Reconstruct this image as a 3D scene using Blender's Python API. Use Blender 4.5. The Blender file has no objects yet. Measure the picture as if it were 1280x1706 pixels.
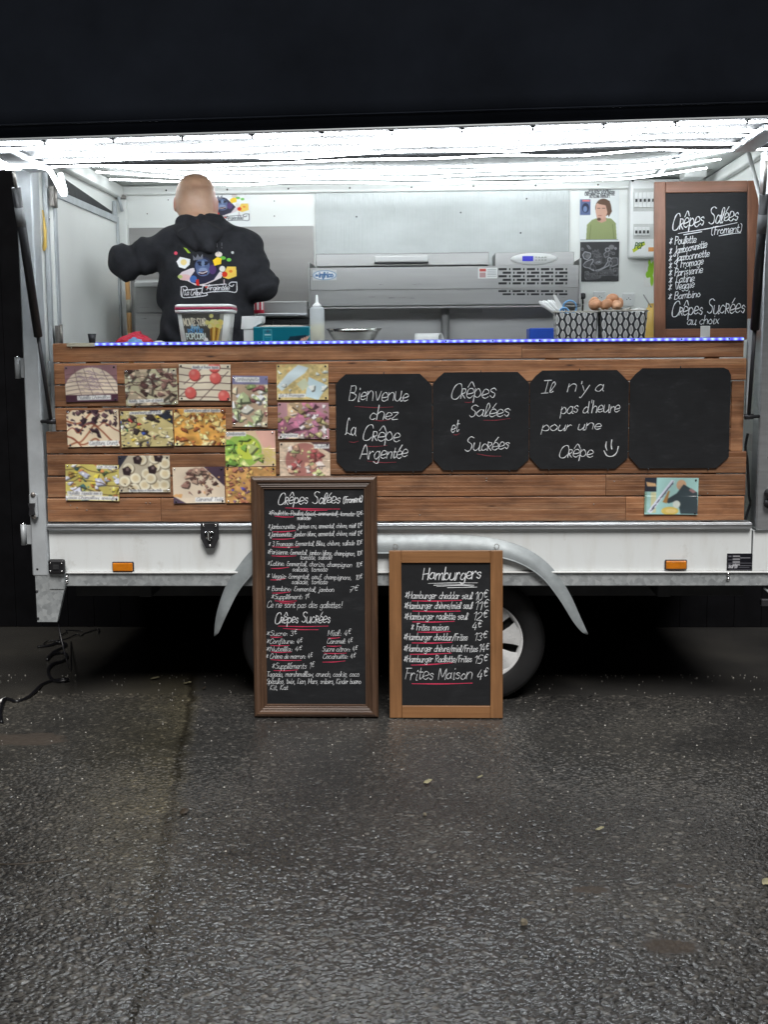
import bpy, bmesh, math, random
import numpy as np
from mathutils import Vector, Matrix
from mathutils.bvhtree import BVHTree

SC = bpy.context.scene
COL = SC.collection
# ------------------------------------------------------------------ camera
CAM = np.array([0.1691, -5.5, 1.634])
YAW, PITCH, ROLL, FPX = -0.0394, -0.1252, -0.0078, 2060.5      # FPX: focal length in pixels of a 1280x1706 frame
def cam_basis():
    f = np.array([math.sin(YAW)*math.cos(PITCH), math.cos(YAW)*math.cos(PITCH), math.sin(PITCH)])
    r = np.array([math.cos(YAW), -math.sin(YAW), 0]); u = np.cross(r, f)
    c, s = math.cos(ROLL), math.sin(ROLL)
    return c*r+s*u, -s*r+c*u, f
CR, CU, CF = cam_basis()
cd = bpy.data.cameras.new('camera'); cam = bpy.data.objects.new('camera', cd); COL.objects.link(cam)
cd.sensor_fit = 'VERTICAL'; cd.sensor_height = 36; cd.lens = FPX/1706*36; cd.clip_end = 800
cam.matrix_world = Matrix(((CR[0], CU[0], -CF[0], CAM[0]), (CR[1], CU[1], -CF[1], CAM[1]), (CR[2], CU[2], -CF[2], CAM[2]), (0, 0, 0, 1)))
SC.camera = cam
# ------------------------------------------------------------------ night sky, exposure
W = bpy.data.worlds.new('World'); SC.world = W; W.use_nodes = True
nt = W.node_tree; nt.nodes.clear()
sky = nt.nodes.new('ShaderNodeTexSky'); sky.sky_type = 'NISHITA'; sky.sun_disc = False
sky.sun_elevation = math.radians(52); sky.sun_rotation = math.radians(172)
bg = nt.nodes.new('ShaderNodeBackground'); bg.inputs[1].default_value = 0.0004
wo = nt.nodes.new('ShaderNodeOutputWorld')
nt.links.new(sky.outputs[0], bg.inputs[0]); nt.links.new(bg.outputs[0], wo.inputs[0])
sl = bpy.data.lights.new('front_fill', 'SUN'); sl.energy = 3.4; sl.angle = math.radians(25); sl.color = (1.0, .97, .94)   # added soft fill from the camera side, no real lamp stands there
so_ = bpy.data.objects.new('front_fill', sl); COL.objects.link(so_); so_.location = (1, -12, 14)
so_.rotation_euler = Vector((-.10, math.cos(math.radians(52)), -math.sin(math.radians(52)))).to_track_quat('-Z', 'Y').to_euler()
SC.view_settings.view_transform = 'Standard'; SC.view_settings.look = 'None'
SC.view_settings.exposure = 0.0; SC.view_settings.gamma = 1.0; SC.view_settings.use_curve_mapping = False
SC.render.engine = 'CYCLES'
SC.cycles.use_denoising = True
SC.cycles.max_bounces = 6; SC.cycles.diffuse_bounces = 3; SC.cycles.glossy_bounces = 3
SC.cycles.sample_clamp_indirect = 6.0
LED_STRENGTH = 70.0      # ropes under the hatch
INNER_STRENGTH = 25.0     # ropes on the ceiling inside

# ------------------------------------------------------------------ measuring helpers (photo pixel -> point at a known depth)
def ray(px, py):
    return CF + CR*(px-640)/FPX + CU*(853-py)/FPX
def at(px, py, Y):
    d = ray(px, py); return Vector(CAM + d*((Y-CAM[1])/d[1]))
GZ = .02          # level of the asphalt
def atz(px, py, Z=GZ):
    d = ray(px, py); return Vector(CAM + d*((Z-CAM[2])/d[2]))
def prect(x0, y0, x1, y1, Y):
    a, b, c, d = at(x0, y0, Y), at(x1, y0, Y), at(x0, y1, Y), at(x1, y1, Y)
    return (a.x+c.x)/2, (b.x+d.x)/2, (c.z+d.z)/2, (a.z+b.z)/2      # X0 X1 Z0 Z1

# ------------------------------------------------------------------ materials
def lin(c):
    c = np.asarray(c, float)/255.0
    return np.where(c <= 0.04045, c/12.92, ((c+0.055)/1.055)**2.4)
MATS = {}
class NB:
    def __init__(s, name):
        s.m = bpy.data.materials.new(name); s.m.use_nodes = True
        s.t = s.m.node_tree; s.t.nodes.clear()
        s.out = s.n('ShaderNodeOutputMaterial'); s.b = s.n('ShaderNodeBsdfPrincipled')
        s.l(s.b.outputs[0], s.out.inputs[0]); MATS[name] = s.m
    def n(s, typ, **kw):
        x = s.t.nodes.new(typ)
        for k, v in kw.items(): setattr(x, k, v)
        return x
    def l(s, a, b): s.t.links.new(a, b)
    def set(s, **kw):
        for k, v in kw.items():
            i = s.b.inputs[k.replace('_', ' ')]
            if hasattr(v, 'is_linked') or isinstance(v, bpy.types.NodeSocket): s.l(v, i)
            else: i.default_value = (*v, 1) if isinstance(v, (tuple, list)) and i.type == 'RGBA' else v
    def pos(s, scale=(1, 1, 1)):
        g = s.n('ShaderNodeNewGeometry'); m = s.n('ShaderNodeVectorMath', operation='MULTIPLY')
        s.l(g.outputs['Position'], m.inputs[0]); m.inputs[1].default_value = scale; return m.outputs[0]
    def noise(s, vec, scale=5, detail=3, rough=.55, dist=0):
        x = s.n('ShaderNodeTexNoise'); s.l(vec, x.inputs['Vector'])
        x.inputs['Scale'].default_value = scale; x.inputs['Detail'].default_value = detail
        x.inputs['Roughness'].default_value = rough; x.inputs['Distortion'].default_value = dist
        return x.outputs['Fac']
    def vor(s, vec, scale=5, feature='F1', out='Distance', rnd=1):
        x = s.n('ShaderNodeTexVoronoi', feature=feature); s.l(vec, x.inputs['Vector'])
        x.inputs['Scale'].default_value = scale; x.inputs['Randomness'].default_value = rnd
        return x.outputs[out]
    def ramp(s, fac, stops, interp='LINEAR'):
        r = s.n('ShaderNodeValToRGB'); r.color_ramp.interpolation = interp; e = r.color_ramp.elements
        while len(e) < len(stops): e.new(.5)
        for i, (p, c) in enumerate(stops):
            e[i].position = p; e[i].color = (*c, 1) if len(c) == 3 else c
        s.l(fac, r.inputs[0]); return r.outputs[0]
    def math(s, op, a, b=None, c=None, clamp=False):
        x = s.n('ShaderNodeMath', operation=op); x.use_clamp = clamp
        for i, v in enumerate((a, b, c)):
            if v is None: continue
            if isinstance(v, bpy.types.NodeSocket): s.l(v, x.inputs[i])
            else: x.inputs[i].default_value = v
        return x.outputs[0]
    def mix(s, fac, a, b, blend='MIX'):
        x = s.n('ShaderNodeMix', data_type='RGBA', blend_type=blend)
        for i, v in ((0, fac), (6, a), (7, b)):
            if isinstance(v, bpy.types.NodeSocket): s.l(v, x.inputs[i])
            else: x.inputs[i].default_value = (*v, 1) if isinstance(v, (tuple, list)) else v
        return x.outputs[2]
    def bump(s, h, strength=.5, dist=.002):
        x = s.n('ShaderNodeBump'); x.inputs['Strength'].default_value = strength; x.inputs['Distance'].default_value = dist
        s.l(h, x.inputs['Height']); s.l(x.outputs[0], s.b.inputs['Normal'])
    def rnd(s):
        return s.n('ShaderNodeObjectInfo').outputs['Random']
def mat(name, col, rough=.5, metal=0.0, var=.18, vs=6.0, bump=.0, bs=120, stretch=(1, 1, 1), spec=.5, **kw):
    if name in MATS: return MATS[name]
    b = NB(name); p = b.pos(stretch)
    n = b.noise(p, vs, 5, .6)
    col = tuple(col)
    b.set(Base_Color=b.ramp(n, [(.3, tuple(c*(1-var) for c in col)), (.7, tuple(min(1, c*(1+var*.6)) for c in col))]),
          Metallic=metal, **{'Specular IOR Level': spec})
    b.set(Roughness=b.math('MULTIPLY_ADD', b.noise(p, vs*2.3, 4), .25, max(0.02, rough-.12)))
    if bump: b.bump(b.noise(p, bs, 4), bump, .002)
    for k, v in kw.items(): b.set(**{k: v})
    return b.m
def vcol_mat(name, rough=.45, spec=.4):
    if name in MATS: return MATS[name]
    b = NB(name); a = b.n('ShaderNodeAttribute', attribute_name='ink')
    g = b.noise(b.pos(), 400, 2)
    b.set(Base_Color=b.mix(.12, a.outputs['Color'], b.ramp(g, [(0, (.3, .3, .3)), (1, (1, 1, 1))]), 'MULTIPLY'), Roughness=rough, **{'Specular IOR Level': spec})
    return b.m

# ------------------------------------------------------------------ mesh helpers
WL = {}
def link(name, me, parent=None, loc=None, label=None, cat=None, group=None, kind=None):
    o = bpy.data.objects.new(name, me); COL.objects.link(o)
    if parent is not None:
        o.parent = parent; o.matrix_parent_inverse = Matrix.Translation(-WL.get(parent.name, Vector()))
        WL[o.name] = Vector()
        if loc is not None: o.location = loc; WL[o.name] = Vector(loc)
    else:
        WL[o.name] = Vector(loc) if loc is not None else Vector()
        if loc is not None: o.location = loc
    if label: o['label'] = label
    if cat: o['category'] = cat
    if group: o['group'] = group
    if kind: o['kind'] = kind
    return o
def empty(name, loc, label, cat, group=None):
    o = link(name, None, None, Vector(loc), label, cat, group); o.empty_display_size = .1
    return o
class G:
    """collects boxes, tubes, prisms in world space; build() links ONE mesh object"""
    def __init__(s): s.v = []; s.f = []; s.sm = []; s.attr = None
    def add(s, vs, fs, smooth=False):
        k = len(s.v); s.v += [tuple(map(float, v)) for v in vs]; s.f += [tuple(i+k for i in f) for f in fs]; s.sm += [smooth]*len(fs)
        return s
    def bm(s, bm, smooth=False):
        bm.verts.ensure_lookup_table(); bm.verts.index_update()
        s.add([v.co for v in bm.verts], [[v.index for v in f.verts] for f in bm.faces], smooth); bm.free(); return s
    def box(s, x0, x1, y0, y1, z0, z1, bev=.002, seg=1, M=None):
        bm = bmesh.new(); bmesh.ops.create_cube(bm, size=1)
        sx, sy, sz = abs(x1-x0), abs(y1-y0), abs(z1-z0)
        bmesh.ops.transform(bm, matrix=Matrix.Translation(((x0+x1)/2, (y0+y1)/2, (z0+z1)/2)) @ Matrix.Diagonal((sx, sy, sz, 1)), verts=bm.verts)
        if bev: bmesh.ops.bevel(bm, geom=bm.edges[:], offset=min(bev, min(sx, sy, sz)*.4), segments=seg, affect='EDGES', profile=.5)
        if M is not None: bmesh.ops.transform(bm, matrix=M, verts=bm.verts)
        return s.bm(bm, False)
    def tube(s, pts, r, n=8, cap=True, rr=None, closed=False):
        pts = [Vector(p) for p in pts]; m = len(pts); vs = []; fs = []
        up = Vector((0, 0, 1))
        for i, p in enumerate(pts):
            t = (pts[min(i+1, m-1)]-pts[max(i-1, 0)]).normalized()
            a = t.cross(up)
            if a.length < .05: a = t.cross(Vector((0, 1, 0)))
            a.normalize(); b = t.cross(a)
            q = rr[i] if rr else r
            for k in range(n):
                w = 2*math.pi*k/n; vs.append(p+a*(q*math.cos(w))+b*(q*math.sin(w)))
        for i in range(m-1):
            for k in range(n):
                fs.append((i*n+k, i*n+(k+1) % n, (i+1)*n+(k+1) % n, (i+1)*n+k))
        if cap: fs += [tuple(range(n))[::-1], tuple((m-1)*n+k for k in range(n))]
        return s.add(vs, fs, True)
    def lathe(s, prof, c, axis='Z', n=32, M=None):
        """prof: (radius, height) pairs"""
        vs = []; fs = []; m = len(prof)
        for r, h in prof:
            for k in range(n):
                w = 2*math.pi*k/n; x, y = r*math.cos(w), r*math.sin(w)
                v = (x, y, h) if axis == 'Z' else ((x, h, y) if axis == 'Y' else (h, x, y))
                v = Vector(v)
                if M is not None: v = M @ v
                vs.append(v+Vector(c))
        for i in range(m-1):
            for k in range(n): fs.append((i*n+k, i*n+(k+1) % n, (i+1)*n+(k+1) % n, (i+1)*n+k))
        return s.add(vs, fs, True)
    def prism(s, pts, y0, y1):
        """polygon of (x,z) extruded from y0 (front) to y1"""
        n = len(pts); vs = [(x, y0, z) for x, z in pts]+[(x, y1, z) for x, z in pts]
        fs = [tuple(range(n)), tuple(range(n, 2*n))[::-1]]+[(i, i+n, (i+1) % n+n, (i+1) % n) for i in range(n)]
        return s.add(vs, fs)
    def build(s, name, m, parent=None, fix=True, **kw):
        me = bpy.data.meshes.new(name)
        vs = np.array(s.v, float)
        loc = None
        if parent is None:
            loc = Vector(((vs[:, 0].min()+vs[:, 0].max())/2, (vs[:, 1].min()+vs[:, 1].max())/2, vs[:, 2].min()))
            vs = vs-np.array(loc)
        me.from_pydata(vs.tolist(), [], s.f); me.update()
        me.polygons.foreach_set('use_smooth', s.sm)
        if fix:
            b = bmesh.new(); b.from_mesh(me); bmesh.ops.recalc_face_normals(b, faces=b.faces); b.to_mesh(me); b.free()
        if s.attr is not None:
            a = me.attributes.new('along', 'FLOAT', 'POINT'); a.data.foreach_set('value', np.asarray(s.attr, np.float32))
        me.materials.append(MATS[m] if isinstance(m, str) else m)
        o = link(name, me, parent, loc, **kw)
        return o
def box(name, x0, x1, y0, y1, z0, z1, m, parent=None, bev=.002, **kw):
    return G().box(x0, x1, y0, y1, z0, z1, bev).build(name, m, parent, **kw)
def smooth_path(pts, n=8):
    P = [np.array(p, float) for p in pts]
    if len(P) < 3: return P
    Q = [2*P[0]-P[1]]+P+[2*P[-1]-P[-2]]; out = []
    for i in range(1, len(Q)-2):
        a, b, c, d = Q[i-1:i+3]
        for k in range(n):
            t = k/n; out.append(.5*((2*b)+(c-a)*t+(2*a-5*b+4*c-d)*t*t+(3*b-a-3*c+d)*t**3))
    out.append(Q[-2]); return out

# ------------------------------------------------------------------ handwriting: strokes, y letter a=-3 .. d=0 (baseline) .. i=5 (x height) .. m=9
GL = {'a': ('4h2i0g0e2d4f 4i4e5d', 5), 'b': ('0m0d 0g2i4g4e2d0e', 4.6), 'c': ('4h2i0g0e2d4e', 4.4), 'd': ('4h2i0g0e2d4f 4m4e5d', 5),
 'e': ('0f4g3i1i0g0e2d4e', 4.4), 'f': ('4l3m2k2b1a0c 0i4i', 3.6), 'g': ('4h2i0g0e2d4f 4i4b2a0b', 5), 'h': ('0m0d 0g2i4h4d', 4.8),
 'i': ('1i1d2d 1k1l', 2.4), 'j': ('2i2b1a0b 2k2l', 3), 'k': ('0m0d 3i0f4d', 4.4), 'l': ('0e2j2l1m0k0e1d2e', 2.6), 'm': ('0i0d 0g2i3h3d 3g5i6h6d', 7),
 'n': ('0i0d 0g2i4h4d', 4.8), 'o': ('2i0g0e2d4e4g2i3h', 4.8), 'p': ('0i0a 0g2i4g4e2d0e', 4.8), 'q': ('4h2i0g0e2d4f 4i4a5b', 5), 'r': ('0i0d 0g2i3h', 3.6),
 's': ('3h2i0h1g3f2d0e', 4), 't': ('1l1e2d3e 0i3i', 3.4), 'u': ('0i0e2d4f 4i4d5d', 5), 'v': ('0i2d4i', 4.4), 'w': ('0i1d3h5d6i', 6.4),
 'x': ('0i4d 4i0d', 4.4), 'y': ('0i2e 4i1a0a', 4.6), 'z': ('0i4i0d4d', 4.4),
 'A': ('0d3m6d 1g5g', 6.4), 'B': ('0m0d 0m3m4k3i0i4h5f3d0d', 5.6), 'C': ('6k5m3m1k0g1d4d6f', 6), 'D': ('0m0d 0m3l5i4f0d', 5.8), 'E': ('5l2m1k3i1h0f2d5e', 5.2),
 'F': ('1m1d 0m5m 1i4i', 5), 'G': ('6k4m1k0g1d4d6f6h4h', 6.2), 'H': ('0m0d 5m5d 0h5i', 6), 'I': ('2m2d 0m4m 0d4d', 4.4), 'J': ('4m4c2a0b1d5g', 5.2), 'K': ('0m0d 4m0h4d', 5),
 'L': ('3l2m1k1e0d2e5d', 5), 'M': ('0d0m3f6m6d', 7), 'N': ('0d0m5d5m', 6), 'O': ('3m0k0f3d6f6k3m', 6.4), 'P': ('0m0d 0m4l4i0h', 5), 'Q': ('3m0k0f3d6f6k3m 4f7c', 6.6),
 'R': ('0m0d 0m4l4i0h 1h5d', 5.4), 'S': ('5l3m1l1j4h4e2d0e', 5.2), 'T': ('0m6m 3m3d', 6), 'U': ('0m0f2d4d6f6m', 6.4), 'V': ('0m3d6m', 6), 'W': ('0m2d4k6d8m', 8), 'X': ('0m5d 5m0d', 5.4), 'Y': ('0m3i6m 3i3d', 6), 'Z': ('0m5m0d5d', 5.4),
 '0': ('2m0k0f2d4f4k2m', 4.6), '1': ('0k2m2d', 3), '2': ('0k2m4k3h0d4d', 4.6), '3': ('0l2m4k2i4g3d0e', 4.6), '4': ('2m0g4g 3j3d', 4.6), '5': ('4m1m0i3i4g3d0d', 4.6),
 '6': ('4m1j0f2d4f2h0f', 4.6), '7': ('0m4m1d 0h3h', 4.6), '8': ('2i0k2m4k2i0f2d4f2i', 4.6), '9': ('4j2h0k2m4k3d', 4.6),
 '€': ('4n2o1m1i2g4h 0l3l 0k3k', 4), '*': ('0k4f 4k0f 2l2e', 5), ':': ('1h1g 1e1d', 2.2), ',': ('1d0b', 2), '.': ('1d1e', 2), '/': ('0c4m', 4), '(': ('2m0k0e2c', 2.8), ')': ('0m2k2e0c', 2.8),
 '!': ('1m1g 1e1d', 2.4), "'": ('1m1k', 1.8), '-': ('0g3g', 3.6), ' ': ('', 3.4), '?': ('0k2m4k2h2f 2e2d', 4.6)}
def glyph(ch):
    sc = 1.0; extra = []
    if ch in 'éèêÉÊ':
        acc = {'é': '1j3m', 'è': '1m3j', 'ê': '0j2m4j', 'É': '1n4p', 'Ê': '0n2p4n'}[ch]; ch = 'e' if ch in 'éèê' else 'E'; extra = [acc]
    if ch == 'ř': ch = 'R'; sc = .62
    if ch == 'ň': ch = 'N'; sc = .62
    if ch == 'ů': ch = 'U'; sc = .62
    st, w = GL.get(ch, ('', 3))
    out = [[(int(q[i])*sc, (ord(q[i+1])-100)*sc) for i in range(0, len(q), 2)] for q in st.split()+extra]
    return out, w*sc+.5
def write(text, slant=.12, seed=0, jit=1.0):
    """strokes in font units and the line's advance"""
    rd = random.Random(seed+len(text)); x = 0; S = []
    for ch in text:
        g, w = glyph(ch); dy = rd.uniform(-.5, .5)*jit; k = 1+rd.uniform(-.13, .12)*jit
        for st in g: S.append([(x+px*k+py*slant+rd.uniform(-.22, .22)*jit, py*k+dy+rd.uniform(-.22, .22)*jit) for px, py in st])
        x += w*k
    return S, x
def fit_text(text, x0, x1, y0, xh, y1=None, seed=0, slant=.20):
    """strokes mapped to a line from x0 to x1 (y grows down)"""
    S, adv = write(text, slant, seed, 1.0 if xh > 8 else .45); y1 = y0 if y1 is None else y1
    k = (x1-x0)/adv; out = []
    for st in S:
        out.append([(x0+a*k, y0+(y1-y0)*(a/adv)-b*xh/5) for a, b in st])
    return out
def ribbons(name, strokes, tomap, w, m, parent, lift=.0006):
    """strokes of photo points -> thin raised paint ribbons on a board; tomap(px,py)->(point, normal)"""
    vs = []; fs = []; N = 0
    for si, st in enumerate(strokes):
        if len(st) < 2: continue
        pts = smooth_path(st, 4) if len(st) > 2 else [np.array(p, float) for p in st]
        P = []; nm = None
        for p in pts:
            q, nm = tomap(p[0], p[1]); P.append(np.array(q))
        nm = np.array(nm); k = len(P); base = len(vs)
        for i in range(k):
            t = P[min(i+1, k-1)]-P[max(i-1, 0)]; L = np.linalg.norm(t)
            t = t/L if L > 1e-9 else np.array([1., 0, 0])
            s = np.cross(nm, t); z = nm*(lift+.00004*si % .0004+.00006*i/k)
            ww = w*(.62+.55*math.sin(si*1.7+i*.45)**2)
            e = -t*w*.4 if i == 0 else (t*w*.4 if i == k-1 else 0)
            vs.append(P[i]+s*ww/2+z+e); vs.append(P[i]-s*ww/2+z+e)
        for i in range(k-1): fs.append((base+2*i, base+2*i+1, base+2*i+3, base+2*i+2))
    g = G(); g.add(vs, fs); return g.build(name, m, parent, fix=False)

# ------------------------------------------------------------------ print: numpy canvas -> grid mesh with ink colours
class Cv:
    def __init__(s, w, h, col=(255, 255, 255)):
        s.w, s.h = w, h; s.im = np.ones((h, w, 3))*np.array(col, float)
        s.Y, s.X = np.mgrid[0:h, 0:w]; s.X = (s.X+.5)/w; s.Y = (s.Y+.5)/h; s.asp = h/w; s.a = np.zeros((h, w)); s.mod = None
    def put(s, m, col):
        m = np.clip(m, 0, 1)
        if s.mod is not None: m = m*s.mod
        s.im = s.im*(1-m[..., None])+np.array(col, float)*m[..., None]; s.a = np.maximum(s.a, m)
        return s
    def ell(s, cx, cy, rx, ry, col, rot=0, soft=1.0):
        dx = s.X-cx; dy = (s.Y-cy)*s.asp; c, q = math.cos(rot), math.sin(rot)
        u = (dx*c+dy*q)/rx; v = (-dx*q+dy*c)/(ry*s.asp)
        d = (np.sqrt(u*u+v*v)-1)*min(rx, ry*s.asp)*s.w
        return s.put(.5-d/soft, col)
    def poly(s, pts, col):
        m = np.zeros((s.h, s.w))
        for ox in (-.25, .25):
            for oy in (-.25, .25):
                X = s.X+ox/s.w; Y = s.Y+oy/s.h; ins = np.zeros((s.h, s.w), bool); n = len(pts)
                for i in range(n):
                    (x1, y1), (x2, y2) = pts[i], pts[(i+1) % n]
                    if y1 == y2: continue
                    c = ((y1 > Y) != (y2 > Y)) & (X < (x2-x1)*(Y-y1)/(y2-y1)+x1); ins ^= c
                m += ins*.25
        return s.put(m, col)
    def rect(s, x0, y0, x1, y1, col): return s.poly([(x0, y0), (x1, y0), (x1, y1), (x0, y1)], col)
    def line(s, pts, w, col, alpha=1.0, sm=True):
        P = smooth_path(pts, 4) if (sm and len(pts) > 2) else pts
        d = np.full((s.h, s.w), 9.)
        for a, b in zip(P[:-1], P[1:]):
            ax, ay, bx, by = a[0], a[1]*s.asp, b[0], b[1]*s.asp
            x0, x1 = min(ax, bx)-w-.02, max(ax, bx)+w+.02
            y0, y1 = min(ay, by)-w-.02, max(ay, by)+w+.02
            i0, i1 = max(0, int(y0/s.asp*s.h)), min(s.h, int(y1/s.asp*s.h)+2); j0, j1 = max(0, int(x0*s.w)), min(s.w, int(x1*s.w)+2)
            if i0 >= i1 or j0 >= j1: continue
            X = s.X[i0:i1, j0:j1]-ax; Y = s.Y[i0:i1, j0:j1]*s.asp-ay
            L = (bx-ax)**2+(by-ay)**2+1e-12; t = np.clip((X*(bx-ax)+Y*(by-ay))/L, 0, 1)
            d[i0:i1, j0:j1] = np.minimum(d[i0:i1, j0:j1], np.hypot(X-t*(bx-ax), Y-t*(by-ay)))
        return s.put((.5+(w/2-d)*s.w)*alpha, col)
    def text(s, t, x0, x1, y, xh, col, w=.012, slant=.2, seed=3):
        for st in fit_text(t, x0, x1, y, xh, seed=seed, slant=slant):
            if len(st) > 1: s.line(st, w, col)
        return s
    def noise(s, amp, n, rd):
        f = rd.rand(n, n); yi = s.Y*(n-1.001); xi = s.X*(n-1.001); y0 = yi.astype(int); x0 = xi.astype(int); fy = yi-y0; fx = xi-x0
        v = f[y0, x0]*(1-fy)*(1-fx)+f[y0+1, x0]*fy*(1-fx)+f[y0, x0+1]*(1-fy)*fx+f[y0+1, x0+1]*fy*fx
        s.im *= (1+amp*(v-.5))[..., None]; return s
    def chunks(s, rd, n, cols, size, area=(0, 0, 1, 1), shade=True, el=1.6):
        for i in range(n):
            cx = area[0]+rd.rand()*(area[2]-area[0]); cy = area[1]+rd.rand()*(area[3]-area[1]); r = size*(.5+rd.rand()); ro = rd.rand()*3.1; c = np.array(cols[rd.randint(len(cols))], float)
            k = rd.randint(4, 7); an = np.sort(rd.rand(k))*6.28
            pts = [(cx+r*math.cos(a+ro)*(el if j % 2 else 1), cy+r*math.sin(a+ro)/s.asp) for j, a in enumerate(an)]
            if shade: s.poly([(x+.3*r, y+.35*r/s.asp) for x, y in pts], c*.45)
            s.poly(pts, c*(.85+.3*rd.rand()))
            if shade: s.ell(cx-.2*r, cy-.2*r/s.asp, r*.3, r*.3/s.asp, np.minimum(255, c*1.25))
        return s
def print_mesh(name, cv, P, m, parent=None, thick=0.0, curl=None, mask=False, **kw):
    """P(u,v)->world point for u,v in 0..1 (v down); one vertex per canvas pixel"""
    h, w = cv.h, cv.w
    V = [P(j/(w-1), i/(h-1)) for i in range(h) for j in range(w)]
    idx = lambda i, j: i*w+j
    fs = []; ok = cv.a > .5 if mask else None
    for i in range(h-1):
        for j in range(w-1):
            if mask and not (ok[i, j] or ok[i+1, j+1]): continue
            if mask and any(V[q] is None for q in (idx(i, j), idx(i+1, j), idx(i+1, j+1), idx(i, j+1))): continue
            fs.append((idx(i, j), idx(i+1, j), idx(i+1, j+1), idx(i, j+1)))
    V = [v if v is not None else Vector() for v in V]
    me = bpy.data.meshes.new(name)
    cols = lin(np.clip(cv.im, 0, 255)).reshape(-1, 3)
    if thick:
        nrm = (V[w-1]-V[0]).cross(V[(h-1)*w]-V[0]).normalized()   # away from the viewer
        ring = [idx(0, j) for j in range(w)]+[idx(i, w-1) for i in range(1, h)]+[idx(h-1, j) for j in range(w-2, -1, -1)]+[idx(i, 0) for i in range(h-2, 0, -1)]
        k = len(V); V = V+[V[q]+nrm*thick for q in ring]; n = len(ring)
        fs += [(ring[i], k+i, k+(i+1) % n, ring[(i+1) % n]) for i in range(n)]
        cols = np.vstack([cols, np.tile([[.5, .5, .48]], (n, 1))])
    if mask:
        used = sorted({q for f in fs for q in f}); re = {q: i for i, q in enumerate(used)}
        V = [V[q] for q in used]; cols = cols[used]; fs = [tuple(re[q] for q in f) for f in fs]
    loc = None
    if parent is None:
        c = sum(V, Vector())/len(V); loc = Vector((c.x, c.y, min(v.z for v in V))); V = [v-loc for v in V]
    me.from_pydata([tuple(v) for v in V], [], fs); me.update()
    a = me.color_attributes.new('ink', 'FLOAT_COLOR', 'POINT')
    a.data.foreach_set('color', np.hstack([cols, np.ones((len(cols), 1))]).astype(np.float32).ravel())
    me.polygons.foreach_set('use_smooth', [True]*len(fs)) if not thick else None
    me.materials.append(MATS[m]); return link(name, me, parent, loc, **kw)

# ------------------------------------------------------------------ implicit surfaces (bodies, cloth, fruit): smooth blends meshed by surface nets
def surface_net(fn, lo, hi, res):
    n = [int(math.ceil((hi[i]-lo[i])/res))+1 for i in range(3)]
    ax = [lo[i]+res*np.arange(n[i]) for i in range(3)]
    X, Y, Z = np.meshgrid(*ax, indexing='ij'); D = fn(X, Y, Z).astype(np.float32); ins = D < 0
    cells = np.zeros([k-1 for k in n], bool); s = None; cnt = np.zeros([k-1 for k in n], np.int8)
    for a in (0, 1):
        for b in (0, 1):
            for c in (0, 1): cnt += ins[a:n[0]-1+a, b:n[1]-1+b, c:n[2]-1+c]
    cells = (cnt > 0) & (cnt < 8); ci = np.argwhere(cells); vid = -np.ones(cells.shape, int); vid[cells] = np.arange(len(ci))
    acc = np.zeros((len(ci), 3)); num = np.zeros(len(ci)); off = np.array([[a, b, c] for a in (0, 1) for b in (0, 1) for c in (0, 1)])
    for i in range(8):
        for j in range(i+1, 8):
            if np.abs(off[i]-off[j]).sum() != 1: continue
            A = ci+off[i]; B = ci+off[j]; da = D[A[:, 0], A[:, 1], A[:, 2]]; db = D[B[:, 0], B[:, 1], B[:, 2]]
            m = (da < 0) != (db < 0); t = np.where(m, da/np.where(m, da-db, 1), 0)
            acc[m] += (A+(B-A)*t[:, None])[m]; num[m] += 1
    V = np.array(lo)+res*acc/num[:, None]; F = []
    for d in range(3):
        e, f = [(1, 2), (2, 0), (0, 1)][d]
        sl0 = [slice(None)]*3; sl1 = [slice(None)]*3; sl0[d] = slice(0, -1); sl1[d] = slice(1, None)
        cr = ins[tuple(sl0)] != ins[tuple(sl1)]; idx = np.argwhere(cr); sg = ins[tuple(sl0)][cr]
        ok = (idx[:, e] > 0) & (idx[:, f] > 0) & (idx[:, e] < n[e]-1) & (idx[:, f] < n[f]-1); idx = idx[ok]; sg = sg[ok]
        q = []
        for (de, df) in ((-1, -1), (0, -1), (0, 0), (-1, 0)):
            k = idx.copy(); k[:, e] += de; k[:, f] += df; q.append(vid[k[:, 0], k[:, 1], k[:, 2]])
        q = np.stack(q, 1); q[~sg] = q[~sg][:, ::-1]; F.append(q)
    return V, np.vstack(F)
def smin(a, b, k):
    h = np.clip(.5+.5*(b-a)/k, 0, 1); return b*(1-h)+a*h-k*h*(1-h)
def cone(X, Y, Z, a, b, ra, rb):
    a = np.array(a); b = np.array(b); d = b-a; L = d@d
    t = np.clip(((X-a[0])*d[0]+(Y-a[1])*d[1]+(Z-a[2])*d[2])/L, 0, 1)
    return np.sqrt((X-a[0]-t*d[0])**2+(Y-a[1]-t*d[1])**2+(Z-a[2]-t*d[2])**2)-(ra+(rb-ra)*t)
def ellip(X, Y, Z, c, r):
    k = np.sqrt(((X-c[0])/r[0])**2+((Y-c[1])/r[1])**2+((Z-c[2])/r[2])**2); return (k-1)*min(r)
def net_object(name, fn, lo, hi, res, m, parent=None, loc=None, **kw):
    V, F = surface_net(fn, lo, hi, res)
    if loc is not None: V = V-np.array(loc)
    me = bpy.data.meshes.new(name); me.from_pydata(V.tolist(), [], F.tolist()); me.update()
    me.polygons.foreach_set('use_smooth', [True]*len(F)); me.materials.append(MATS[m])
    return link(name, me, parent, loc, **kw)

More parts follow.
